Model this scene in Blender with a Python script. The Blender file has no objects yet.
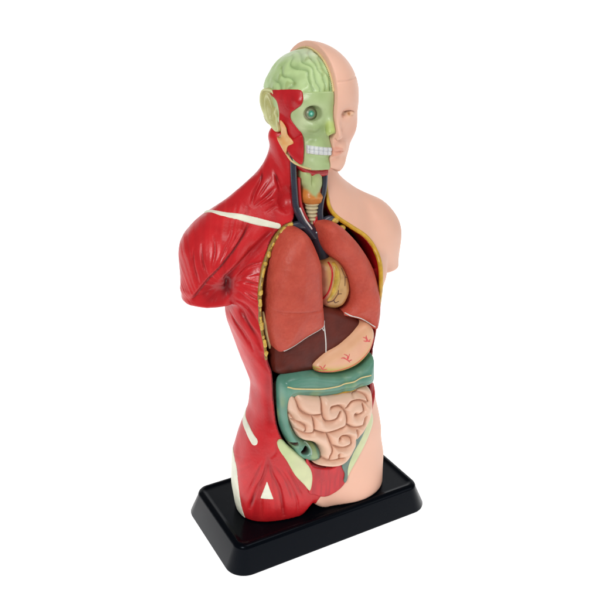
import bpy, math, random
import numpy as np
S = 0.05            # model units -> metres (the whole model stands about 0.30 m tall)
F32 = np.float32

# ------------------------------------------------------------------ maths
def lin(r, g, b):
    c = np.array([r, g, b], float) / 255.0
    return np.where(c <= 0.04045, c / 12.92, ((c + 0.055) / 1.055) ** 2.4)

def smin(a, b, k):
    h = np.clip(0.5 + 0.5 * (b - a) / k, 0, 1)
    return b + (a - b) * h - k * h * (1 - h)
def smax(a, b, k): return -smin(-a, -b, k)
def sstep(a, b, x):
    t = np.clip((x - a) / (b - a), 0, 1)
    return t * t * (3 - 2 * t)

def crom(pts, n=8, closed=False):
    P = np.array(pts, float); m = len(P); out = []
    segs = m if closed else m - 1
    for i in range(segs):
        if closed: a, b, c, d = P[(i-1) % m], P[i], P[(i+1) % m], P[(i+2) % m]
        else: a, b, c, d = P[max(i-1, 0)], P[i], P[i+1], P[min(i+2, m-1)]
        for k in range(n):
            t = k / n
            out.append(0.5*((2*b)+(c-a)*t+(2*a-5*b+4*c-d)*t*t+(3*b-a-3*c+d)*t**3))
    if not closed: out.append(P[-1])
    return np.array(out)

def poly_sd(u, v, poly):
    """signed distance to a closed 2D polygon (negative inside)"""
    d = np.full(u.shape, 1e9); s = np.zeros(u.shape, bool)
    n = len(poly)
    for i in range(n):
        ax, ay = poly[i]; bx, by = poly[(i+1) % n]
        ex, ey = bx-ax, by-ay
        wx, wy = u-ax, v-ay
        t = np.clip((wx*ex+wy*ey)/(ex*ex+ey*ey+1e-12), 0, 1)
        dx, dy = wx-ex*t, wy-ey*t
        d = np.minimum(d, dx*dx+dy*dy)
        c = ((ay > v) != (by > v))
        xi = ax + (v-ay)*ex/(ey if abs(ey) > 1e-12 else 1e-12)
        s ^= c & (u < xi)
    d = np.sqrt(d)
    return np.where(s, -d, d)

def line2(u, v, pts):
    """distance to an open 2D polyline"""
    d = np.full(u.shape, 1e9)
    for i in range(len(pts)-1):
        ax, ay = pts[i]; bx, by = pts[i+1]
        ex, ey = bx-ax, by-ay
        t = np.clip(((u-ax)*ex+(v-ay)*ey)/(ex*ex+ey*ey+1e-12), 0, 1)
        d = np.minimum(d, (u-ax-ex*t)**2+(v-ay-ey*t)**2)
    return np.sqrt(d)

def line3(p, pts):
    d = np.full(len(p), 1e9)
    for i in range(len(pts)-1):
        a = np.array(pts[i]); e = np.array(pts[i+1])-a
        t = np.clip((p-a)@e/(e@e+1e-12), 0, 1)
        q = p-a-t[:, None]*e
        d = np.minimum(d, (q*q).sum(1))
    return np.sqrt(d)

def _hash(i, j, k, s):
    n = (i*374761393 + j*668265263 + k*2147483647 + s*974634777) & 0xffffffff
    n = ((n ^ (n >> 13))*1274126177) & 0xffffffff
    n = ((n ^ (n >> 16))*2246822519) & 0xffffffff
    return ((n ^ (n >> 15)) & 0xffff)/65535.0
def noise(p, f=1.0, s=0):
    q = p*f; i0 = np.floor(q).astype(np.int64); t = q-i0; t = t*t*(3-2*t)
    r = 0
    for a in (0, 1):
        for b in (0, 1):
            for c in (0, 1):
                w = (t[:, 0] if a else 1-t[:, 0])*(t[:, 1] if b else 1-t[:, 1])*(t[:, 2] if c else 1-t[:, 2])
                r = r+w*_hash(i0[:, 0]+a, i0[:, 1]+b, i0[:, 2]+c, s)
    return r*2-1

def ell(p, c, r, rx=0.0, rz=0.0):
    q = p-np.array(c)
    if rz:
        ca, sa = math.cos(rz), math.sin(rz)
        q = np.stack([q[:, 0]*ca+q[:, 1]*sa, -q[:, 0]*sa+q[:, 1]*ca, q[:, 2]], 1)
    if rx:
        ca, sa = math.cos(rx), math.sin(rx)
        q = np.stack([q[:, 0], q[:, 1]*ca+q[:, 2]*sa, -q[:, 1]*sa+q[:, 2]*ca], 1)
    r = np.array(r)
    k0 = np.sqrt(((q/r)**2).sum(1)); k1 = np.sqrt(((q/r**2)**2).sum(1))
    return k0*(k0-1)/np.maximum(k1, 1e-6)

def cone(p, a, b, ra, rb):
    a = np.array(a); e = np.array(b)-a
    t = np.clip((p-a)@e/(e@e), 0, 1)
    q = p-a-t[:, None]*e
    return np.sqrt((q*q).sum(1))-(ra+(rb-ra)*t)

class Loft:
    """smooth stack of superelliptic sections: rows (z, half width, y front, y back, exponent[, x centre])"""
    def __init__(self, rows, sm=14):
        R = np.array([list(r)+[0]*(6-len(r)) for r in rows], float)
        R = R[np.argsort(R[:, 0])]
        self.z = np.linspace(R[0, 0], R[-1, 0], 500)
        k = np.exp(-np.linspace(-2, 2, 2*sm+1)**2); k /= k.sum()
        self.c = []
        for j in range(1, 6):
            v = np.interp(self.z, R[:, 0], R[:, j]); v = np.convolve(np.pad(v, sm, mode='edge'), k, 'valid')
            self.c.append(v)
    def __call__(self, p):
        x, y, z = p[:, 0], p[:, 1], p[:, 2]
        w, yf, yb, n, xc = [np.interp(z, self.z, c) for c in self.c]
        cy = (yf+yb)/2; dy = (yb-yf)/2
        ax = np.abs(x-xc); ay = np.abs(y-cy)
        R = (np.power(ax/w, n)+np.power(ay/dy, n))**(1/n)
        R = np.maximum(R, 1e-3)
        rr = np.sqrt(ax*ax+ay*ay)
        d = rr-rr/R
        d = np.where(R < 0.2, -np.minimum(w, dy)*0.8, d)
        zz = np.maximum(self.z[0]-z, z-self.z[-1])
        return np.maximum(d, zz)

# ------------------------------------------------------------------ meshing: surface nets
def mesh_sdf(f, lo, hi, h, B=12):
    lo = np.array(lo, float); hi = np.array(hi, float)
    n = (np.ceil((hi-lo)/h).astype(int)+1)
    n = ((n+B-1)//B)*B
    nb = n//B
    V = np.full(tuple(n), 1.0, F32)
    g = np.stack(np.meshgrid(*[np.arange(k) for k in nb], indexing='ij'), -1).reshape(-1, 3)
    cen = lo+(g*B+(B-1)/2)*h
    fc = np.concatenate([f(c) for c in np.array_split(cen, max(1, len(cen)//60000))])
    rad = B*h*0.87*1.6+0.03
    act = np.abs(fc) < rad
    ins = fc <= -rad
    o = np.stack(np.meshgrid(*[np.arange(B)]*3, indexing='ij'), -1).reshape(-1, 3)
    for a in g[ins]*B: V[a[0]:a[0]+B, a[1]:a[1]+B, a[2]:a[2]+B] = -1.0
    ga = g[act]
    for k in range(0, len(ga), 60):
        gg = ga[k:k+60]
        P = (lo+(gg[:, None, :]*B+o[None])*h).reshape(-1, 3)
        vals = f(P).reshape(len(gg), B, B, B)
        for a, v in zip(gg*B, vals): V[a[0]:a[0]+B, a[1]:a[1]+B, a[2]:a[2]+B] = v
    V[0] = V[-1] = 1; V[:, 0] = V[:, -1] = 1; V[:, :, 0] = V[:, :, -1] = 1
    I = V < 0
    s = slice
    c = np.zeros(tuple(n-1), np.uint8)
    for a in (0, 1):
        for b in (0, 1):
            for d in (0, 1):
                c += I[a:n[0]-1+a, b:n[1]-1+b, d:n[2]-1+d]
    cells = np.argwhere((c > 0) & (c < 8))
    idx = np.full(tuple(n-1), -1, np.int32)
    idx[cells[:, 0], cells[:, 1], cells[:, 2]] = np.arange(len(cells))
    acc = np.zeros((len(cells), 3)); cnt = np.zeros(len(cells))
    cor = {}
    for a in (0, 1):
        for b in (0, 1):
            for d in (0, 1):
                cor[a, b, d] = V[cells[:, 0]+a, cells[:, 1]+b, cells[:, 2]+d].astype(float)
    for ax in range(3):
        for u in (0, 1):
            for w in (0, 1):
                k0 = [0, 0, 0]; k1 = [0, 0, 0]
                oth = [q for q in range(3) if q != ax]
                k0[oth[0]] = k1[oth[0]] = u; k0[oth[1]] = k1[oth[1]] = w; k1[ax] = 1
                a, b = cor[tuple(k0)], cor[tuple(k1)]
                m = (a < 0) != (b < 0)
                t = np.where(m, a/np.where(m, a-b, 1), 0)
                pt = np.zeros((len(cells), 3)); pt[:, oth[0]] = u; pt[:, oth[1]] = w; pt[:, ax] = t
                acc += pt*m[:, None]; cnt += m
    X = lo+(cells+acc/np.maximum(cnt, 1)[:, None])*h
    quads = []
    for ax in range(3):
        oth = [(1, 2), (2, 0), (0, 1)][ax]
        A = I[:-1, :, :] if ax == 0 else I[:, :-1, :] if ax == 1 else I[:, :, :-1]
        Bm = I[1:, :, :] if ax == 0 else I[:, 1:, :] if ax == 1 else I[:, :, 1:]
        e = np.argwhere(A != Bm)
        sgn = A[e[:, 0], e[:, 1], e[:, 2]]
        u, w = oth
        ok = (e[:, u] > 0) & (e[:, w] > 0)
        e = e[ok]; sgn = sgn[ok]
        def q(du, dw):
            k = e.copy(); k[:, u] -= du; k[:, w] -= dw
            return idx[k[:, 0], k[:, 1], k[:, 2]]
        Q = np.stack([q(1, 1), q(0, 1), q(0, 0), q(1, 0)], 1)
        Q[~sgn] = Q[~sgn][:, ::-1]
        quads.append(Q)
    Q = np.concatenate(quads)
    Q = Q[(Q >= 0).all(1)]
    # snap to the surface
    for _ in range(2):
        v, nr = grad(f, X, h*0.4)
        X = X-nr*np.clip(v, -h*0.6, h*0.6)[:, None]*0.9
    return X, Q, nr

def grad(f, X, e):
    v = fch(f, X)
    G = np.stack([fch(f, X+np.array(d)*e)-fch(f, X-np.array(d)*e) for d in ((1, 0, 0), (0, 1, 0), (0, 0, 1))], 1)/(2*e)
    L = np.sqrt((G*G).sum(1))
    return v/np.maximum(L, 0.4), G/np.maximum(L, 1e-6)[:, None]
def fch(f, X):
    return np.concatenate([f(c) for c in np.array_split(X, max(1, len(X)//100000))])

# ------------------------------------------------------------------ Blender side
scene = bpy.context.scene
COL = scene.collection
def link_mesh(name, V, Q, mat, parent=None, col=None, smooth=True):
    me = bpy.data.meshes.new(name)
    V = np.asarray(V, float)*S
    Q = [list(map(int, q)) for q in Q] if not isinstance(Q, np.ndarray) else Q
    if isinstance(Q, np.ndarray):
        me.vertices.add(len(V)); me.vertices.foreach_set('co', V.astype(F32).ravel())
        k = Q.shape[1]
        me.loops.add(Q.size); me.loops.foreach_set('vertex_index', Q.astype(np.int32).ravel())
        me.polygons.add(len(Q)); me.polygons.foreach_set('loop_start', np.arange(0, Q.size, k, dtype=np.int32))
        me.update(calc_edges=True)
    else:
        me.from_pydata(V.tolist(), [], Q); me.update()
    me.validate()
    me.polygons.foreach_set('use_smooth', np.full(len(me.polygons), smooth))
    if col is not None:
        a = me.color_attributes.new('Paint', 'FLOAT_COLOR', 'POINT')
        c4 = np.ones((len(V), 4), F32); c4[:, :3] = np.clip(col, 0, 1); a.data.foreach_set('color', c4.ravel())
    me.materials.append(mat)
    o = bpy.data.objects.new(name, me); COL.objects.link(o)
    if parent is not None: o.parent = parent
    return o

def blob(name, f, lo, hi, h, mat, parent=None, colour=None, disp=None):
    X, Q, N = mesh_sdf(f, lo, hi, h)
    if disp is not None: X = X+N*disp(X, N)[:, None]
    c = None
    if colour is not None: c = colour(X, N) if callable(colour) else np.tile(colour, (len(X), 1))
    return link_mesh(name, X, Q, mat, parent, c)

def tube(name, pts, r, mat, parent=None, n=6, k=12, closed=False, flat=1.0):
    P = crom(pts, n, closed)
    m = len(P)
    rr = np.interp(np.linspace(0, 1, m), np.linspace(0, 1, len(r)), r) if hasattr(r, '__len__') else np.full(m, r)
    T = np.roll(P, -1, 0)-np.roll(P, 1, 0) if closed else np.gradient(P, axis=0)
    T /= np.linalg.norm(T, axis=1)[:, None]+1e-9
    up = np.array([0, -1.0, 0]); V = []; 
    for i in range(m):
        a = np.cross(T[i], up); a /= np.linalg.norm(a)+1e-9
        b = np.cross(a, T[i])
        for j in range(k):
            t = 2*math.pi*j/k
            V.append(P[i]+rr[i]*(a*math.cos(t)+b*math.sin(t)*flat))
    Fc = []
    for i in range(m if closed else m-1):
        for j in range(k):
            i2 = (i+1) % m
            Fc.append([i*k+j, i*k+(j+1) % k, i2*k+(j+1) % k, i2*k+j])
    if not closed:
        for i, s in ((0, -1), (m-1, 1)):       # rounded ends
            V.append(P[i]+T[i]*rr[i]*0.6*s); c = len(V)-1
            for j in range(k):
                f = [i*k+j, i*k+(j+1) % k, c]
                Fc.append(f if s > 0 else f[::-1])
    return link_mesh(name, np.array(V), Fc, mat, parent)

def drape(xz, f, lift=0.0, y0=-1.3, direction=(0, 1, 0)):
    """drop points given in the front view (x, z) onto the front of a shape"""
    d = np.array(direction, float)
    p = np.array([[x, y0, z] for x, z in xz], float)
    for _ in range(90): p = p+d*np.clip(f(p)*0.6, -.2, .2)[:, None]
    ok = (np.abs(f(p)) < .02) & (p[:, 1] < 1.2)
    if ok.sum() > 2: p = p[ok]
    return p-d*lift

def nodes(name):
    m = bpy.data.materials.new(name); m.use_nodes = True
    return m, m.node_tree, m.node_tree.nodes['Principled BSDF']
def paint(name, base=None, rough=0.35, spec=0.5, coat=0.0, grain=0.0, gscale=900, mott=0.0, mscale=60, sss=0.0, stretch=None):
    """moulded and painted vinyl; the paint comes from the mesh when base is None"""
    m, nt, b = nodes(name)
    N = nt.nodes; L = nt.links
    tc = N.new('ShaderNodeTexCoord')
    if base is None:
        a = N.new('ShaderNodeAttribute'); a.attribute_name = 'Paint'; src = a.outputs['Color']
    else:
        a = N.new('ShaderNodeRGB'); a.outputs[0].default_value = (*base, 1); src = a.outputs[0]
    if mott:
        n1 = N.new('ShaderNodeTexNoise'); n1.inputs['Scale'].default_value = mscale; n1.inputs['Detail'].default_value = 5
        L.new(tc.outputs['Object'], n1.inputs['Vector'])
        mr = N.new('ShaderNodeMapRange'); mr.inputs[1].default_value = .3; mr.inputs[2].default_value = .7
        mr.inputs[3].default_value = 1-mott; mr.inputs[4].default_value = 1+mott
        L.new(n1.outputs[0], mr.inputs[0])
        mx = N.new('ShaderNodeVectorMath'); mx.operation = 'SCALE'
        L.new(src, mx.inputs[0]); L.new(mr.outputs[0], mx.inputs['Scale']); src = mx.outputs[0]
        rr = N.new('ShaderNodeMapRange'); rr.inputs[1].default_value = .3; rr.inputs[2].default_value = .7
        rr.inputs[3].default_value = rough*0.8; rr.inputs[4].default_value = min(1, rough*1.25)
        L.new(n1.outputs[0], rr.inputs[0]); L.new(rr.outputs[0], b.inputs['Roughness'])
    else: b.inputs['Roughness'].default_value = rough
    L.new(src, b.inputs['Base Color'])
    b.inputs['Specular IOR Level'].default_value = spec
    b.inputs['Coat Weight'].default_value = coat; b.inputs['Coat Roughness'].default_value = 0.12
    if sss:
        b.inputs['Subsurface Weight'].default_value = sss; b.inputs['Subsurface Scale'].default_value = 0.002
        b.inputs['Subsurface Radius'].default_value = (1, .5, .3)
    if grain:
        n2 = N.new('ShaderNodeTexNoise'); n2.inputs['Scale'].default_value = gscale; n2.inputs['Detail'].default_value = 3
        if stretch:
            mp = N.new('ShaderNodeMapping'); mp.inputs['Scale'].default_value = stretch
            L.new(tc.outputs['Object'], mp.inputs[0]); L.new(mp.outputs[0], n2.inputs['Vector'])
        else: L.new(tc.outputs['Object'], n2.inputs['Vector'])
        bp = N.new('ShaderNodeBump'); bp.inputs['Strength'].default_value = grain; bp.inputs['Distance'].default_value = 0.0004
        L.new(n2.outputs[0], bp.inputs['Height']); L.new(bp.outputs[0], b.inputs['Normal'])
    return m
# ------------------------------------------------------------------ the figure (x<0: dissected side, x>0: skin side; front is -y)
TRUNK = Loft([
 #  z     w     yf     yb    n
 (0.00, 1.00, -.52, .42, 2.6),
 (0.35, 1.04, -.56, .45, 2.7),
 (0.80, 1.02, -.58, .42, 2.8),
 (1.10, 0.94, -.58, .36, 2.9),
 (1.45, 0.82, -.58, .26, 3.0),
 (1.80, 0.79, -.58, .22, 3.0),
 (2.20, 0.90, -.57, .36, 2.9),
 (2.65, 1.02, -.54, .45, 2.8),
 (3.20, 1.02, -.47, .46, 2.8),
 (3.50, 0.96, -.38, .48, 2.6),
 (3.75, 0.78, -.26, .46, 2.4),
 (3.95, 0.58, -.18, .42, 2.2),
 (4.15, 0.42, -.18, .36, 2.1),
 (4.35, 0.34, -.20, .27, 2.0),
 (4.60, 0.32, -.20, .24, 2.0),
 (4.90, 0.31, -.15, .26, 2.0)])
ARM_CUT = 2.935
def split(z): return -.13*sstep(.34, .14, z)
def legs_gap(p, d):
    g = smax(np.abs(p[:, 0]+.17)-0.10+p[:, 2]*.9, p[:, 2]-0.11, .04)
    return smax(d, -g, .12)
def body(p):
    xs = p[:, 0]; z_ = p[:, 2]
    wid = 1+np.where(xs > 0, 1, 0)*(.06*sstep(.75, .3, z_)-.065*sstep(1.3, 2.1, z_)*sstep(3.3, 3.0, z_))
    d = TRUNK(np.stack([xs/wid, p[:, 1], z_], 1))
    d = np.where(xs > .0, smin(d, smax(ell(p, (.50, -.16, -.05), (.55, .46, .9)), -z_, .01), .10), d)
    q = p*np.array([1, 1, 1.])
    ax = np.abs(p[:, 0]); q = np.stack([ax, p[:, 1], p[:, 2]], 1)
    s = sstep(-.2, .2, p[:, 0])
    qs = q+np.stack([.145*s*sstep(.5, 1.0, ax), 0*ax, .07*s*sstep(.3, .7, ax)], 1)
    sh = cone(qs, (.62, .16, 3.62), (1.06, .12, 3.44), .33, .39)
    ar = cone(qs, (1.085, .12, 3.42), (1.20, .08, 2.7), .38, np.where(s > .5, .31, .345))
    arm = smin(sh, ar, .18)
    arm = smax(arm, ARM_CUT-p[:, 2], .035)
    d = smin(d, arm, .10)
    # trapezius
    tr = cone(q+np.stack([0*ax, 0*ax, .12*s*sstep(.15, .5, ax)], 1), (.13, .20, 4.30), (.98, .22, 3.72), .19, .16)
    d = smin(d, tr, .22)
    # chest and belly modelling
    d = smin(d, ell(q, (.46, -.30, 3.02), (.46, .26, .34)), .12)
    d = legs_gap(p, d)
    return np.maximum(d, -p[:, 2])

# --- head
def cranium(p, s=0.0):
    d = ell(p, (0, -.02, 5.12), (.518-s, .630-s, .54-s))
    return d
def head_base(p):
    q = np.stack([np.abs(p[:, 0]), p[:, 1], p[:, 2]], 1)
    d = cranium(p)
    d = smin(d, ell(p, (0, -.20, 4.84), (.43, .375, .47)), .12)
    d = smin(d, cone(q, (.11, -.37, 4.455), (.35, -.08, 4.64), .148, .12), .12)
    d = smin(d, ell(p, (0, -.40, 4.42), (.17, .125, .11)), .07)
    return d
NOSE = [(-.545, 5.02), (-.60, 4.90), (-.675, 4.79)]
def head_skin(p):
    q = np.stack([np.abs(p[:, 0]), p[:, 1], p[:, 2]], 1)
    d = head_base(p)
    d = smin(d, cone(q, (.07, -.535, 5.06), (.30, -.43, 5.10), .035, .03), .07)       # brow
    d = smax(d, -ell(q, (.185, -.60, 4.965), (.10, .075, .05)), .07)                  # eye socket
    ez = 4.955-.05*(q[:, 0]-.2)
    ex = np.clip(1-((q[:, 0]-.203)/.088)**2, 0, 1)
    fr_ = sstep(-.3, -.4, p[:, 1])
    d = d-.026*np.exp(-((p[:, 2]-ez-.002)/.040)**2)*ex*fr_                             # lids over the eyeball
    d = d+.014*np.exp(-((p[:, 2]-ez-.030*np.sqrt(ex))/.006)**2)*np.sqrt(ex)*fr_         # upper lid crease
    d = d+.008*np.exp(-((p[:, 2]-ez+.020*np.sqrt(ex))/.006)**2)*np.sqrt(ex)*fr_         # lower lid edge
    d = d+.010*np.exp(-((p[:, 2]-5.30-.12*(p[:, 1]+.5))/.008)**2)*sstep(-.2, -.35, p[:, 1])
    d = smin(d, cone(p, (0, -.545, 5.02), (0, -.625, 4.765), .034, .060), .045)           # nose
    d = smin(d, ell(q, (.068, -.575, 4.748), (.040, .055, .036)), .02)
    d = smax(d, -ell(q, (.036, -.60, 4.710), (.022, .035, .016)), .012)
    d = smin(d, ell(q, (.25, -.35, 4.80), (.13, .11, .14)), .10)                       # cheek
    d = smin(d, ell(p, (0, -.50, 4.60), (.20, .08, .10)), .06)                         # mouth
    d = smin(d, ell(p, (0, -.555, 4.602), (.125, .045, .024)), .02)                    # lips
    d = smin(d, ell(p, (0, -.545, 4.552), (.105, .047, .026)), .02)
    d = smax(d, -cone(q, (0, -.602, 4.577), (.138, -.545, 4.573), .006, .005), .014)
    d = smax(d, -ell(q, (.0, -.56, 4.505), (.10, .035, .02)), .03)
    return d
def skull(p):
    """the green bone side of the head, a little smaller than the skin side"""
    q = np.stack([np.abs(p[:, 0]), p[:, 1], p[:, 2]], 1)
    d = head_base(p)+.07-.050*sstep(4.75, 4.45, p[:, 2])
    d = smin(d, cone(q, (.06, -.505, 5.08), (.30, -.40, 5.10), .04, .035), .06)
    d = smax(d, -ell(q, (.205, -.52, 4.972), (.088, .13, .086)), .025)
    d = smin(d, cone(q, (.17, -.46, 4.845), (.40, -.16, 4.89), .055, .04), .035)          # cheek bone
    d = smax(d, -ell(q, (.26, -.46, 4.715), (.09, .06, .05)), .05)
    d = smin(d, cone(q, (.005, -.50, 5.02), (.035, -.575, 4.79), .034, .056), .035)
    d = smax(d, -ell(q, (.02, -.63, 4.745), (.05, .09, .034)), .015)                    # nose opening
    d = smin(d, ell(p, (0, -.40, 4.60), (.215, .145, .12)), .05)
    d = smin(d, ell(p, (0, -.38, 4.42), (.18, .12, .10)), .05)
    d = smax(d, -ell(q, (.0, -.56, 4.50), (.12, .05, .025)), .04)
    d = smax(d, -ell(q, (.10, -.62, 5.0), (.03, .06, .05)), .04)
    d = smax(d, -ell(q, (.16, -.56, 4.86), (.05, .05, .03)), .04)
    return d
def whole(p):
    return np.where(p[:, 2] > 4.42, np.minimum(head_skin(p), body(p)), np.minimum(head_base(p), body(p)))
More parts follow.
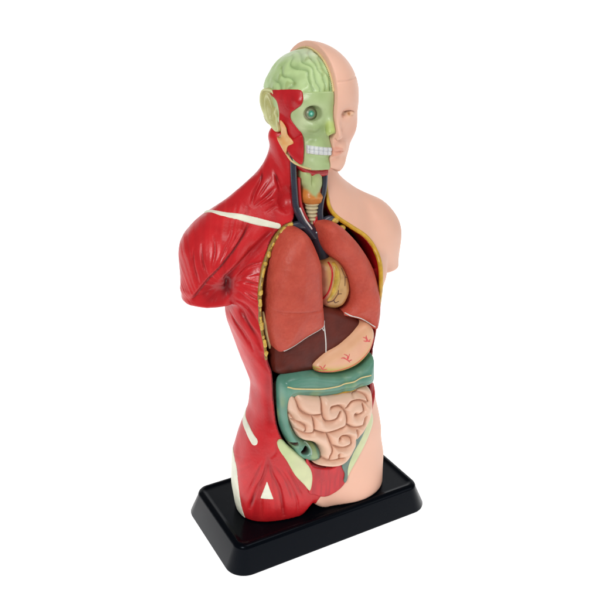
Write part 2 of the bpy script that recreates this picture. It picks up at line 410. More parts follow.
# outlines and lines of the model in its own coordinates (x right, y back, z up)
T = {
'lung_near': [(-0.316,-0.4,3.739),(-0.427,-0.4,3.721),(-0.526,-0.4,3.623),(-0.613,-0.4,3.477),(-0.678,-0.4,3.269),(-0.719,-0.4,3.041),(-0.723,-0.4,2.802),(-0.715,-0.4,2.58),(-0.679,-0.4,2.422),(-0.61,-0.4,2.33),(-0.448,-0.4,2.363),(-0.264,-0.4,2.442),(-0.063,-0.4,2.513),(-0.01,-0.4,2.591),(-0.027,-0.4,2.846),(-0.043,-0.4,3.096),(-0.059,-0.4,3.315),(-0.138,-0.4,3.528),(-0.215,-0.4,3.667)],
'lung_far': [(0.078,-0.4,3.752),(0.001,-0.4,3.716),(-0.01,-0.4,3.614),(0.017,-0.4,3.492),(0.085,-0.4,3.375),(0.221,-0.4,3.244),(0.306,-0.4,3.094),(0.367,-0.4,2.896),(0.357,-0.4,2.746),(0.277,-0.4,2.647),(0.208,-0.4,2.622),(0.307,-0.4,2.57),(0.493,-0.4,2.485),(0.717,-0.4,2.317),(0.772,-0.4,2.399),(0.791,-0.4,2.621),(0.751,-0.4,2.862),(0.652,-0.4,3.159),(0.488,-0.4,3.419),(0.319,-0.4,3.612),(0.183,-0.4,3.725)],
'heart': [(-0.048,-0.36,3.253),(-0.059,-0.36,3.024),(-0.016,-0.36,2.792),(0.066,-0.36,2.713),(0.203,-0.36,2.685),(0.313,-0.36,2.74),(0.378,-0.36,2.906),(0.331,-0.36,3.114),(0.218,-0.36,3.281),(0.083,-0.36,3.303)],
'liver': [(-0.663,-0.42,2.489),(-0.68,-0.42,2.241),(-0.669,-0.42,2.084),(-0.514,-0.42,1.993),(-0.314,-0.42,1.969),(-0.111,-0.42,1.984),(0.096,-0.42,2.053),(0.306,-0.42,2.137),(0.488,-0.42,2.256),(0.538,-0.42,2.457),(0.292,-0.42,2.638),(0.016,-0.42,2.77),(-0.314,-0.42,2.762),(-0.572,-0.42,2.656)],
'stomach': [(-0.184,-0.5,2.038),(-0.129,-0.5,1.985),(0.05,-0.5,1.926),(0.261,-0.5,1.914),(0.446,-0.5,1.963),(0.587,-0.5,2.078),(0.654,-0.5,2.224),(0.647,-0.5,2.386),(0.542,-0.5,2.487),(0.415,-0.5,2.462),(0.353,-0.5,2.423),(0.25,-0.5,2.355),(0.126,-0.5,2.285),(-0.051,-0.5,2.229),(-0.198,-0.5,2.121)],
'colon': [(-0.634,-0.5,1.983),(-0.569,-0.5,2.044),(-0.428,-0.5,2.054),(-0.198,-0.5,2.015),(-0.047,-0.5,1.951),(0.191,-0.5,1.891),(0.441,-0.5,1.91),(0.576,-0.5,1.986),(0.647,-0.5,2.044),(0.669,-0.5,1.881),(0.662,-0.5,1.688),(0.516,-0.5,1.642),(0.294,-0.5,1.624),(-0.046,-0.5,1.647),(-0.345,-0.5,1.721),(-0.492,-0.5,1.748),(-0.532,-0.5,1.679),(-0.533,-0.5,1.558),(-0.501,-0.5,1.412),(-0.427,-0.5,1.252),(-0.317,-0.5,1.12),(-0.191,-0.5,1.053),(-0.098,-0.5,0.937),(-0.104,-0.5,0.815),(-0.217,-0.5,0.794),(-0.372,-0.5,0.881),(-0.482,-0.5,1.051),(-0.589,-0.5,1.287),(-0.633,-0.5,1.505),(-0.643,-0.5,1.802)],
'teal': [(0.291,-0.52,0.343),(0.327,-0.52,0.408),(0.33,-0.52,0.559),(0.4,-0.52,0.747),(0.515,-0.52,0.919),(0.599,-0.52,1.085),(0.638,-0.52,1.249),(0.576,-0.52,1.281),(0.451,-0.52,1.027),(0.307,-0.52,0.835),(0.223,-0.52,0.654),(0.272,-0.52,0.487),(0.26,-0.52,0.385)],
'cecum': [(-0.352,-0.6,1.032),(-0.475,-0.6,1.144)],
'colon_line': [(-0.581,-0.62,1.955),(-0.424,-0.62,1.901),(-0.157,-0.62,1.829),(0.05,-0.62,1.802),(0.218,-0.62,1.798),(0.402,-0.62,1.811),(0.546,-0.62,1.836)],
'colon_seam': [(-0.55,-0.56,1.767),(-0.365,-0.56,1.736),(-0.12,-0.56,1.683),(0.131,-0.56,1.663),(0.374,-0.56,1.666)],
'recess': [(-1.257,-0.245,3.113)],
'throat': [(-0.28,-0.2,4.466),(-0.156,-0.2,4.366),(-0.017,-0.2,4.302),(0.137,-0.2,4.286)],
'colon_top': [(-0.541,-0.52,1.916),(-0.369,-0.52,1.858),(-0.028,-0.52,1.767),(0.253,-0.52,1.762),(0.424,-0.52,1.814),(0.552,-0.52,1.891)],
'colon_side': [(-0.544,-0.5,1.907),(-0.571,-0.5,1.73),(-0.547,-0.5,1.521),(-0.495,-0.5,1.3),(-0.4,-0.5,1.089),(-0.289,-0.5,0.969)],
'gut': [(-0.576,-0.56,1.814),(-0.455,-0.56,1.841),(-0.109,-0.56,1.711),(0.278,-0.56,1.657),(0.545,-0.56,1.65),(0.604,-0.56,1.545),(0.617,-0.56,1.359),(0.59,-0.56,1.208),(0.513,-0.56,1.071),(0.409,-0.56,0.915),(0.318,-0.56,0.754),(0.225,-0.56,0.661),(0.064,-0.56,0.646),(-0.149,-0.56,0.731),(-0.228,-0.56,0.81),(-0.125,-0.56,0.869),(-0.139,-0.56,0.993),(-0.256,-0.56,1.108),(-0.407,-0.56,1.193),(-0.482,-0.56,1.343),(-0.578,-0.56,1.595)],
'cavity': [(-0.376,-0.234,3.75),(-0.492,-0.241,3.689),(-0.596,-0.273,3.587),(-0.702,-0.332,3.402),(-0.812,-0.446,3.133),(-0.799,-0.426,2.767),(-0.764,-0.445,2.461),(-0.736,-0.457,2.246),(-0.696,-0.473,2.077),(-0.678,-0.466,1.742),(-0.644,-0.504,1.348),(-0.521,-0.548,1.07),(-0.288,-0.574,0.825),(0.03,-0.572,0.63),(0.266,-0.569,0.669),(0.41,-0.565,0.917),(0.572,-0.539,1.074),(0.665,-0.502,1.246),(0.775,-0.388,1.521),(0.743,-0.416,1.825),(0.757,-0.4,2.092),(0.773,-0.402,2.36),(0.815,-0.383,2.676),(0.721,-0.513,3.057),(0.722,-0.436,3.245),(0.634,-0.347,3.418),(0.474,-0.307,3.577),(0.315,-0.274,3.686),(0.217,-0.233,3.796),(0.179,-0.182,3.929),(0.157,-0.168,4.181),(0.134,-0.181,4.344),(-0.174,-0.165,4.438),(-0.268,-0.109,4.438),(-0.271,-0.134,4.11),(-0.249,-0.186,3.893),(-0.3,-0.233,3.773)],
'rim_far': [(0.156,-0.169,4.205),(0.174,-0.167,4.008),(0.192,-0.207,3.863),(0.264,-0.245,3.757),(0.419,-0.284,3.639),(0.607,-0.32,3.5),(0.715,-0.357,3.347),(0.729,-0.472,3.18),(0.742,-0.492,2.921),(0.789,-0.403,2.622),(0.764,-0.412,2.406)],
'rib_line': [(-0.302,-0.237,3.763),(-0.419,-0.245,3.713),(-0.548,-0.276,3.603),(-0.658,-0.319,3.46),(-0.757,-0.389,3.279),(-0.824,-0.455,3.08),(-0.817,-0.43,2.833),(-0.801,-0.426,2.67),(-0.774,-0.44,2.461),(-0.756,-0.446,2.271)],
'clavicle': [(-1.128,0.261,3.884),(-1.029,0.042,3.896),(-0.829,-0.065,3.85),(-0.655,-0.128,3.796),(-0.475,-0.209,3.746)],
'pelvis_near': [(-0.672,-0.503,1.19),(-0.626,-0.518,1.226),(-0.545,-0.541,1.116),(-0.408,-0.564,0.958),(-0.274,-0.575,0.777),(-0.221,-0.57,0.625),(-0.223,-0.564,0.473),(-0.255,-0.558,0.391),(-0.335,-0.559,0.51),(-0.458,-0.555,0.689),(-0.566,-0.541,0.925),(-0.647,-0.518,1.079)],
'pelvis_far': [(0.665,-0.504,1.218),(0.707,-0.496,1.085),(0.65,-0.521,0.937),(0.504,-0.549,0.7),(0.366,-0.561,0.511),(0.291,-0.565,0.402),(0.259,-0.564,0.518),(0.305,-0.573,0.778),(0.441,-0.561,0.965),(0.552,-0.541,1.154)],
'red_panel': [(-0.315,-0.572,0.89),(-0.217,-0.574,0.744),(0.03,-0.572,0.63),(0.266,-0.569,0.669),(0.29,-0.563,0.507),(0.263,-0.566,0.336),(0.14,-0.549,0.23),(-0.02,-0.543,0.207),(-0.187,-0.553,0.304),(-0.276,-0.557,0.398)],
'red_far': [(0.762,-0.385,1.537),(0.756,-0.425,1.399),(0.685,-0.494,1.265),(0.665,-0.505,1.204)],
'band_hip': [(-0.829,0.103,1.387),(-0.859,0.015,1.299),(-0.893,-0.168,1.238),(-0.887,-0.32,1.167)],
'strip_leg': [(-1.095,0.0,0.893),(-1.005,0.0,0.791),(-0.963,0.0,0.615),(-0.944,0.0,0.367),(-0.91,0.0,0.11),(-0.852,-0.0,-0.068),(-0.951,0.0,-0.078),(-1.096,-0.0,0.177),(-1.135,0.0,0.569)],
'strip_line': [(-1.016,-0.086,0.801),(-1.026,-0.139,0.617),(-1.023,-0.208,0.453),(-0.986,-0.28,0.293)],
'tri_leg': [(-0.795,-0.464,0.654),(-0.718,-0.479,0.372),(-0.863,-0.413,0.396)],
'axilla': [(-1.129,-0.291,3.279),(-1.127,-0.279,3.194),(-1.137,-0.267,3.11)],
'g_delt': [(-0.774,-0.099,3.817),(-0.909,-0.201,3.694),(-1.082,-0.289,3.565),(-1.234,-0.279,3.408),(-1.33,-0.219,3.292)],
'g_arm': [(-1.33,-0.219,3.292),(-1.4,-0.148,3.166),(-1.469,-0.068,3.034)],
'g_d1': [(-1.014,-0.177,3.737),(-1.142,-0.271,3.592),(-1.254,-0.27,3.408)],
'g_d2': [(-1.214,-0.155,3.727),(-1.246,-0.242,3.578),(-1.292,-0.251,3.409)],
'g_d3': [(-1.346,-0.133,3.641),(-1.366,-0.188,3.47),(-1.33,-0.222,3.327)],
'g_d4': [(-1.415,-0.072,3.601),(-1.439,-0.107,3.423),(-1.399,-0.153,3.236)],
'g_d5': [(-0.919,-0.174,3.733),(-1.037,-0.246,3.647),(-1.191,-0.29,3.471)],
'g_p1': [(-0.551,-0.211,3.712),(-0.778,-0.244,3.55),(-1.013,-0.303,3.4),(-1.195,-0.277,3.24)],
'g_p2': [(-0.64,-0.24,3.619),(-0.85,-0.265,3.476),(-1.037,-0.303,3.358)],
'g_p3': [(-0.732,-0.319,3.403),(-0.86,-0.281,3.367),(-1.01,-0.288,3.28)],
'g_p4': [(-0.812,-0.421,3.183),(-0.906,-0.317,3.201),(-1.031,-0.278,3.211)],
'g_p5': [(-0.84,-0.447,3.022),(-0.925,-0.349,3.075),(-1.028,-0.266,3.159)],
'g_s1': [(-1.101,-0.257,3.005),(-0.968,-0.27,2.84),(-0.859,-0.389,2.57),(-0.804,-0.42,2.372)],
'g_s2': [(-1.017,-0.125,2.722),(-0.965,-0.273,2.596),(-0.881,-0.348,2.384)],
'g_s3': [(-1.026,-0.25,2.988),(-0.927,-0.343,2.907),(-0.836,-0.4,2.741)],
'g_s4': [(-1.02,-0.053,2.77),(-0.984,-0.236,2.611),(-0.906,-0.322,2.429)],
'g_l1': [(-0.778,-0.469,0.98),(-0.827,-0.45,0.728),(-0.908,-0.386,0.512),(-0.957,-0.3,0.205)],
'g_l2': [(-0.778,-0.469,0.98),(-0.739,-0.491,0.752),(-0.644,-0.512,0.5),(-0.577,-0.483,0.081)],
'g_l3': [(-0.841,-0.432,0.922),(-0.917,-0.384,0.689),(-0.979,-0.305,0.456)],
'g_l4': [(-0.646,-0.522,0.826),(-0.52,-0.539,0.562),(-0.419,-0.534,0.284),(-0.394,-0.513,0.079)],
'g_l5': [(-0.561,-0.543,0.81),(-0.441,-0.548,0.54),(-0.34,-0.544,0.292)],
'g_l6': [(-0.847,-0.421,0.365),(-0.835,-0.382,0.064)],
'g_l7': [(-0.682,-0.497,1.217),(-0.688,-0.505,1.056),(-0.779,-0.47,0.953)],
'g_l8': [(-0.704,-0.506,0.864),(-0.583,-0.53,0.636),(-0.487,-0.528,0.305)],
'g_w1': [(-0.804,-0.421,2.398),(-0.744,-0.44,2.074),(-0.737,-0.413,1.732),(-0.717,-0.467,1.349)],
'g_n1': [(-0.349,0.266,4.402),(-0.505,0.108,4.244),(-0.62,0.055,4.088),(-0.687,-0.001,3.974)],
'g_n2': [(-0.395,0.053,4.355),(-0.391,-0.056,4.197),(-0.353,-0.123,4.005),(-0.342,-0.171,3.879)],
'g_n3': [(-0.671,-0.018,3.953),(-0.525,-0.023,4.038),(-0.426,-0.051,4.133)],
'g_n6': [(-0.591,0.016,4.048),(-0.503,0.017,4.15),(-0.434,0.003,4.235)],
'g_n7': [(-0.56,-0.089,3.888),(-0.453,-0.098,3.944),(-0.358,-0.132,3.962)],
'g_n4': [(-0.582,-0.037,3.958),(-0.473,-0.066,4.007),(-0.398,-0.091,4.049)],
'g_n5': [(-0.493,-0.103,3.905),(-0.401,-0.119,3.953),(-0.332,-0.131,4.004)],
'lig': [(-0.071,-0.5,2.742),(-0.049,-0.5,2.574),(-0.025,-0.5,2.352),(-0.015,-0.5,2.142)],
'lig_b': [(-0.136,-0.5,2.656),(-0.054,-0.5,2.512)],
'pale_rib': [(-0.752,-0.36,2.83),(-0.731,-0.36,2.666),(-0.696,-0.36,2.497),(-0.673,-0.36,2.366)],
'jaw_line': [(-0.367,-0.204,4.539),(-0.309,-0.233,4.453),(-0.252,-0.329,4.411),(-0.196,-0.446,4.395)],
'joint': [(-0.309,-0.322,4.586),(-0.307,-0.318,4.658),(-0.288,-0.351,4.693),(-0.278,-0.354,4.63),(-0.295,-0.342,4.567),(-0.268,-0.379,4.528)],
'vein_near': [(-0.29,-0.22,4.546),(-0.285,-0.22,4.296),(-0.273,-0.22,4.107),(-0.255,-0.22,3.936),(-0.192,-0.22,3.79),(-0.101,-0.22,3.673),(-0.009,-0.22,3.553)],
'vein_far': [(0.128,-0.2,4.415),(0.114,-0.2,4.102),(0.077,-0.2,3.946),(0.065,-0.2,3.808),(0.08,-0.2,3.689),(0.055,-0.2,3.55)],
'vein_cross_near': [(-0.346,-0.2,3.714),(-0.219,-0.2,3.719),(-0.116,-0.2,3.693),(0.002,-0.2,3.558)],
'vein_cross_far': [(0.294,-0.22,3.699),(0.186,-0.22,3.738),(0.081,-0.22,3.694),(0.03,-0.22,3.559)],
'vena': [(0.029,-0.22,3.63),(0.058,-0.22,3.447),(0.073,-0.22,3.287)],
'artery_near': [(-0.213,-0.19,4.249),(-0.207,-0.19,4.092),(-0.181,-0.19,3.919),(-0.085,-0.19,3.721)],
'artery_far': [(0.072,-0.18,4.193),(0.061,-0.18,4.012),(0.05,-0.18,3.829),(-0.001,-0.18,3.695)],
'white_near': [(-0.248,-0.3,3.942),(-0.185,-0.3,3.809),(-0.095,-0.3,3.681)],
'larynx': [(-0.171,-0.16,4.327),(-0.045,-0.16,4.348),(0.07,-0.16,4.325),(0.097,-0.16,4.164),(0.072,-0.16,4.075),(0.099,-0.16,4.003),(0.074,-0.16,3.926),(-0.03,-0.16,3.916),(-0.12,-0.16,3.95),(-0.146,-0.16,4.033),(-0.133,-0.16,4.122),(-0.171,-0.16,4.194)],
'trachea': [(-0.006,-0.14,3.931),(-0.004,-0.14,3.709)],
'ear': [(-0.492,0.05,5.081),(-0.42,0.05,5.108),(-0.349,0.05,5.083),(-0.314,0.05,4.997),(-0.315,0.05,4.892),(-0.292,0.05,4.74),(-0.281,0.05,4.685),(-0.354,0.05,4.691),(-0.438,0.05,4.773),(-0.496,0.05,4.883),(-0.518,0.05,4.989)],
'temporal': [(-0.441,0.053,5.171),(-0.321,-0.39,5.213),(-0.295,-0.448,5.153),(-0.307,-0.448,5.074),(-0.339,-0.379,5.018),(-0.367,-0.323,4.973),(-0.363,-0.314,4.911),(-0.317,-0.361,4.821),(-0.26,-0.386,4.738),(-0.26,-0.386,4.539),(-0.299,-0.326,4.479),(-0.353,-0.204,4.676),(-0.371,-0.08,4.818),(-0.415,-0.145,4.965),(-0.439,-0.126,5.087)],
'parotid': [(-0.428,-0.191,4.889),(-0.377,-0.229,4.828),(-0.351,-0.223,4.742),(-0.318,-0.295,4.666),(-0.357,-0.232,4.618),(-0.367,-0.204,4.539),(-0.396,-0.147,4.607),(-0.389,-0.041,4.697),(-0.376,-0.11,4.706)],
'masseter': [(-0.321,-0.301,4.709),(-0.26,-0.386,4.738),(-0.26,-0.386,4.465),(-0.291,-0.312,4.455),(-0.36,-0.237,4.555),(-0.363,-0.221,4.616)],
'skull_top': [(-0.4,0.284,5.135),(-0.438,-0.103,5.196),(-0.309,-0.41,5.219),(-0.166,-0.528,5.203),(-0.003,-0.573,5.189)],
'teeth': [(-0.211,-0.428,4.647),(-0.022,-0.542,4.606),(0.007,-0.496,4.501),(-0.216,-0.437,4.575)],
'eye': [(-0.147,-0.423,4.963)],
'eye_far': [(0.253,-0.424,4.936)],
'gut_g1': [(-0.488,-0.62,1.819),(-0.469,-0.62,1.729),(-0.428,-0.62,1.62),(-0.304,-0.62,1.523),(-0.141,-0.62,1.489)],
'gut_g2': [(-0.114,-0.62,1.718),(-0.143,-0.62,1.602),(-0.136,-0.62,1.475),(-0.084,-0.62,1.384),(0.04,-0.62,1.379),(0.103,-0.62,1.457)],
'gut_g3': [(-0.279,-0.62,1.516),(-0.254,-0.62,1.408),(-0.253,-0.62,1.294),(-0.341,-0.62,1.278),(-0.465,-0.62,1.345)],
'gut_g4': [(-0.253,-0.62,1.307),(-0.138,-0.62,1.234),(-0.074,-0.62,1.215),(0.069,-0.62,1.223),(0.186,-0.62,1.266),(0.195,-0.62,1.405),(0.114,-0.62,1.525),(-0.015,-0.62,1.546)],
'gut_g5': [(0.199,-0.62,1.262),(0.308,-0.62,1.178),(0.443,-0.62,1.164),(0.48,-0.62,1.272)],
'gut_g6': [(0.193,-0.62,1.482),(0.27,-0.62,1.537),(0.403,-0.62,1.526),(0.513,-0.62,1.457)],
'gut_g6b': [(0.431,-0.62,1.48),(0.448,-0.62,1.385),(0.356,-0.62,1.346),(0.315,-0.62,1.371)],
'gut_g7': [(-0.074,-0.62,1.215),(-0.02,-0.62,1.081),(0.022,-0.62,0.95),(-0.003,-0.62,0.865),(-0.028,-0.62,0.794)],
'gut_g8': [(0.021,-0.62,1.003),(0.128,-0.62,0.943),(0.248,-0.62,0.945),(0.286,-0.62,1.013),(0.217,-0.62,1.087),(0.124,-0.62,1.116),(0.111,-0.62,1.08)],
'gut_g10': [(0.078,-0.62,0.786),(0.117,-0.62,0.813),(0.103,-0.62,0.858)],
'gut_g11': [(-0.002,-0.62,0.785),(0.078,-0.62,0.786),(0.185,-0.62,0.764)],
'gut_g12': [(0.321,-0.62,1.612),(0.373,-0.62,1.623),(0.482,-0.62,1.569),(0.526,-0.62,1.467)],
'gut_g13': [(-0.173,-0.62,0.881),(-0.081,-0.62,0.824),(-0.002,-0.62,0.785)],
'gut_g17': [(-0.513,-0.62,1.497),(-0.415,-0.62,1.443),(-0.353,-0.62,1.375),(-0.366,-0.62,1.316)],
'gut_g14': [(-0.609,-0.62,1.635),(-0.525,-0.62,1.562),(-0.477,-0.62,1.474)],
'gut_g15': [(0.363,-0.62,1.122),(0.392,-0.62,1.06),(0.369,-0.62,0.961)],
}
# ------------------------------------------------------------------ scene objects
RU, RV = math.cos(.503), math.sin(.503)
def uv(P):
    P = np.asarray(P); return P[:, 0]*RU-P[:, 1]*RV, P[:, 2]
def T2(k, n=5, closed=True, oblique=False):
    P = np.array(T[k])
    if oblique: a = np.stack(uv(P), 1)
    else: a = P[:, [0, 2]]
    return crom(a, n, closed)
class Field:
    """signed distance to a polygon, or distance to polylines, sampled on a fine 2D grid"""
    def __init__(self, poly=None, lines=None, h=.006, pad=.35):
        allp = np.concatenate([np.array(poly)] if poly is not None else [np.array(l) for l in lines])
        self.lo = allp.min(0)-pad; n = np.ceil((allp.max(0)+pad-self.lo)/h).astype(int)+1; self.h = h; self.n = n
        U, V = np.meshgrid(self.lo[0]+np.arange(n[0])*h, self.lo[1]+np.arange(n[1])*h, indexing='ij')
        if poly is not None: self.g = poly_sd(U, V, poly)
        else: self.g = np.minimum.reduce([line2(U, V, l) for l in lines])
    def __call__(self, u, v):
        a = np.clip((u-self.lo[0])/self.h, 0, self.n[0]-1.001); b = np.clip((v-self.lo[1])/self.h, 0, self.n[1]-1.001)
        i = a.astype(int); j = b.astype(int); s = a-i; t = b-j; g = self.g
        r = g[i, j]*(1-s)*(1-t)+g[i+1, j]*s*(1-t)+g[i, j+1]*(1-s)*t+g[i+1, j+1]*s*t
        ou = np.maximum(np.maximum(self.lo[0]-u, u-(self.lo[0]+(self.n[0]-1)*self.h)), 0)
        ov = np.maximum(np.maximum(self.lo[1]-v, v-(self.lo[1]+(self.n[1]-1)*self.h)), 0)
        return r+np.sqrt(ou*ou+ov*ov)
def bulge(sd, r):
    t = np.clip(-sd/r, 0, 1); return np.sqrt(1-(1-t)**2+1e-9)

model = bpy.data.objects.new('anatomy_model', None); COL.objects.link(model)
model['label'] = 'painted anatomical half torso with open chest and split head standing on a black base'
model['category'] = 'anatomical model'

# ---- paints
RED = lin(202, 32, 38); DRED = lin(104, 6, 14); PINK = lin(224, 70, 62)
SKIN = lin(238, 188, 164); GREEN = lin(176, 198, 140); LGREEN = lin(212, 222, 180)
M_muscle = paint('muscle_paint', rough=.33, spec=.38, coat=.0, grain=.25, gscale=700, mott=.10, mscale=90)
M_skin = paint('skin_vinyl', rough=.48, spec=.35, grain=.15, gscale=1500, mott=.02, mscale=40, sss=.12)
M_bone = paint('bone_paint', rough=.42, spec=.4, coat=.1, grain=.2, gscale=900, mott=.06, mscale=160)
M_lung = paint('lung_paint', rough=.5, spec=.3, grain=.9, gscale=420, mott=.05, mscale=120)
M_gut = paint('gut_paint', rough=.4, spec=.4, coat=.1, grain=.15, gscale=900, mott=.03, mscale=120)
M_liver = paint('liver_paint', rough=.42, spec=.22, grain=.4, gscale=500, mott=.08, mscale=90)
M_colon = paint('colon_paint', rough=.36, spec=.45, coat=.12, grain=.2, gscale=600, mott=.1, mscale=100)
M_vein = paint('vein_paint', lin(52, 56, 70), rough=.28, spec=.5, coat=.3, mott=.15, mscale=150)
M_artery = paint('artery_paint', lin(190, 28, 34), rough=.35, coat=.2, mott=.1, mscale=150)
M_white = paint('white_line_paint', lin(222, 218, 212), rough=.4, mott=.05, mscale=300)
M_yellow = paint('fat_paint', lin(206, 160, 40), rough=.4, coat=.2, mott=.22, mscale=260, grain=.3, gscale=700)
M_rib = paint('rib_paint', lin(206, 172, 72), rough=.4, coat=.2, mott=.2, mscale=300, grain=.3)
M_band = paint('edge_brown', lin(142, 112, 44), rough=.4, coat=.2, mott=.35, mscale=260, grain=.5, gscale=500)
M_cream = paint('cream_line_paint', lin(222, 200, 140), rough=.4, mott=.1, mscale=300)
M_bone_plain = paint('pale_teal', lin(150, 176, 160), rough=.35, coat=.2, mott=.1, mscale=200)
M_heartfat = paint('heart_fat', lin(196, 160, 62), rough=.4, coat=.1, mott=.3, mscale=300)
M_dark = paint('dark_paint', lin(30, 16, 18), rough=.4, mott=.2, mscale=300)
M_vessel = paint('vessel_paint', lin(222, 88, 84), rough=.45, mott=.15, mscale=300)
M_brown = paint('dark_vessel_paint', lin(96, 60, 40), rough=.45)

# ---- base
def make_base():
    m, nt, b = nodes('black_plastic')
    N = nt.nodes; L = nt.links
    b.inputs['Base Color'].default_value = (.0016, .0024, .0042, 1)
    b.inputs['Specular Tint'].default_value = (.75, .85, 1, 1)
    b.inputs['Specular IOR Level'].default_value = .07
    tc = N.new('ShaderNodeTexCoord'); n1 = N.new('ShaderNodeTexNoise'); n1.inputs['Scale'].default_value = 45; n1.inputs['Detail'].default_value = 6
    L.new(tc.outputs['Object'], n1.inputs['Vector'])
    mr = N.new('ShaderNodeMapRange'); mr.inputs[3].default_value = .14; mr.inputs[4].default_value = .32
    L.new(n1.outputs[0], mr.inputs[0]); L.new(mr.outputs[0], b.inputs['Roughness'])
    W, D, H = 1.335, .695, .344; c0 = .035
    prof = []     # (outward offset, z)
    prof.append((.09, -H)); prof.append((.118, -H+.004)); prof.append((.120, -H+.022))
    prof.append((.012, -.065))
    for k in range(7):
        t = math.radians(15+k*12.5); prof.append((.012-.052*(1-math.cos(t-math.radians(15)))-.004*k, -.062+.062*math.sin((k+1)/7*math.pi/2)))
    prof += [(-.058, 0.0), (-.075, -.006), (-.09, -.012), (-.11, -.0135)]
    V = []; Fc = []; n = 12
    def ring(o, z):
        r = max(.15+o*.9, .03); w, d = W+o, D+o
        out = []
        for cx, cy, a0 in ((w-r, d-r, 0), (-w+r, d-r, 90), (-w+r, -d+r, 180), (w-r, -d+r, 270)):
            for k in range(n+1):
                a = math.radians(a0+90*k/n); out.append((cx+c0+r*math.cos(a), cy+r*math.sin(a), z))
        return out
    m4 = 4*(n+1)
    for o, z in prof: V += ring(o, z)
    for i in range(len(prof)-1):
        for j in range(m4): Fc.append([i*m4+j, i*m4+(j+1) % m4, (i+1)*m4+(j+1) % m4, (i+1)*m4+j])
    Fc.append([(len(prof)-1)*m4+j for j in range(m4)]); Fc.append([j for j in range(m4)][::-1])
    o = link_mesh('base', np.array(V), Fc, m, model)
    o['label'] = 'black glossy base with sloped sides'
    return o
make_base()

# ---- chest opening
CAV = Field(T2('cavity', 6))
def cavity(p):
    sd = CAV(p[:, 0], p[:, 2])
    back = np.interp(p[:, 2], [3.55, 3.85, 4.4], [.12, -.10, -.13])
    d = smax(sd, p[:, 1]-back, .06)
    wall = np.minimum(TRUNK(p)+.05, p[:, 1]+.42)-3*np.maximum(p[:, 2]-3.1, 0)     # keep the side wall of the skin half whole
    return np.where(p[:, 0] > 0, np.maximum(d, wall), d)
def uvp(k, i=0): a = np.array([T[k][i]]); u, v = uv(a); return float(u[0]), float(v[0])
GR = {k: np.array(T[k]) for k in T if k.startswith('g_')}
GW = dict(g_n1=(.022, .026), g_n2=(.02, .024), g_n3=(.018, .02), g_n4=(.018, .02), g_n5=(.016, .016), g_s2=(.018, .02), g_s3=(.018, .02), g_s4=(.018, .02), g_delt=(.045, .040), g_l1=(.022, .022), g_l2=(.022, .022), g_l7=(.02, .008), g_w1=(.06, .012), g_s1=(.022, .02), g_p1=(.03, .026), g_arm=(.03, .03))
PD, PA, PT = uvp('g_delt', -1), uvp('axilla', 1), uvp('g_l1', 0)
def n1(x, s=0):
    q = np.zeros((len(x), 3)); q[:, 0] = x; q[:, 1] = s*3.7; return noise(q, 1.0, s)
def zones(p):
    u, v = uv(p)
    side = sstep(.05, -.05, p[:, 0])
    # distance left/right of the groove between deltoid and chest muscle
    gx = np.interp(v, DV[::-1], DU[::-1])
    delt = sstep(.03, -.03, u-gx)*sstep(2.75, 2.95, v)*sstep(3.95, 3.85, v+u*.1)
    pec = sstep(-.03, .03, u-gx)*sstep(2.95, 3.05, v)*sstep(3.8, 3.7, v)
    ser = sstep(3.02, 2.9, v)*sstep(1.9, 2.15, v)*(1-delt)
    thigh = sstep(.98, .8, v)
    return u, v, delt, pec, ser, thigh
DLN = np.concatenate([GR['g_delt'], GR['g_arm'][1:]])
DU, DV = uv(DLN)
def lift(p):
    u, v = uv(p); gx = np.interp(v, DV[::-1], DU[::-1])
    w = sstep(DV.min()-.04, DV.min()+.05, v)*sstep(DV.max()+.02, DV.max()-.12, v)
    e = u-gx
    return w*(.030*sstep(.014, -.014, e)*np.exp(-(np.minimum(e, 0)/.22)**2)-.012*sstep(-.014, .014, e)*np.exp(-(np.maximum(e, 0)/.10)**2))
def fibre(p):
    u, v, delt, pec, ser, thigh = zones(p)
    a = np.arctan2(v-PD[1]+.65, u-PD[0]-.05); r = n1(a*17, 1)*.5+n1(a*44, 2)*.5
    b = np.arctan2(v-PA[1], u-PA[0]+.05); s = (n1(b*8, 3)*.6+n1(b*19, 4)*.4)*sstep(.08, .26, np.hypot(u-PA[0], v-PA[1]))
    c = (u*.80+v*.60); t = n1(c*11+noise(p, 2, 3)*.6, 5)*.7+n1(c*27, 6)*.3
    e = np.arctan2(u-PT[0], PT[1]+.12-v); w = (n1(e*7, 7)*.6+n1(e*22, 8)*.4)*sstep(.02, .35, np.hypot(u-PT[0], v-PT[1]-.12))
    rest = n1(u*13+v*2, 9)*.35
    f = delt*r+pec*s+ser*t*.9+thigh*w*.8+(1-np.clip(delt+pec+ser+thigh, 0, 1))*rest
    return f
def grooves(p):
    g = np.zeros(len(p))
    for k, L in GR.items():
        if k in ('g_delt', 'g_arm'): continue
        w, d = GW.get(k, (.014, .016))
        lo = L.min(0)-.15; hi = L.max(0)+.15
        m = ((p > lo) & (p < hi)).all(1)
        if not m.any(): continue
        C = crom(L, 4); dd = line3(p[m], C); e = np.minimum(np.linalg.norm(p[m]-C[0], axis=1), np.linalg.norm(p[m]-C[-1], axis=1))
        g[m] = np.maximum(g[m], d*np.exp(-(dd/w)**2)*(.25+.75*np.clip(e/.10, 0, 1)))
    return g
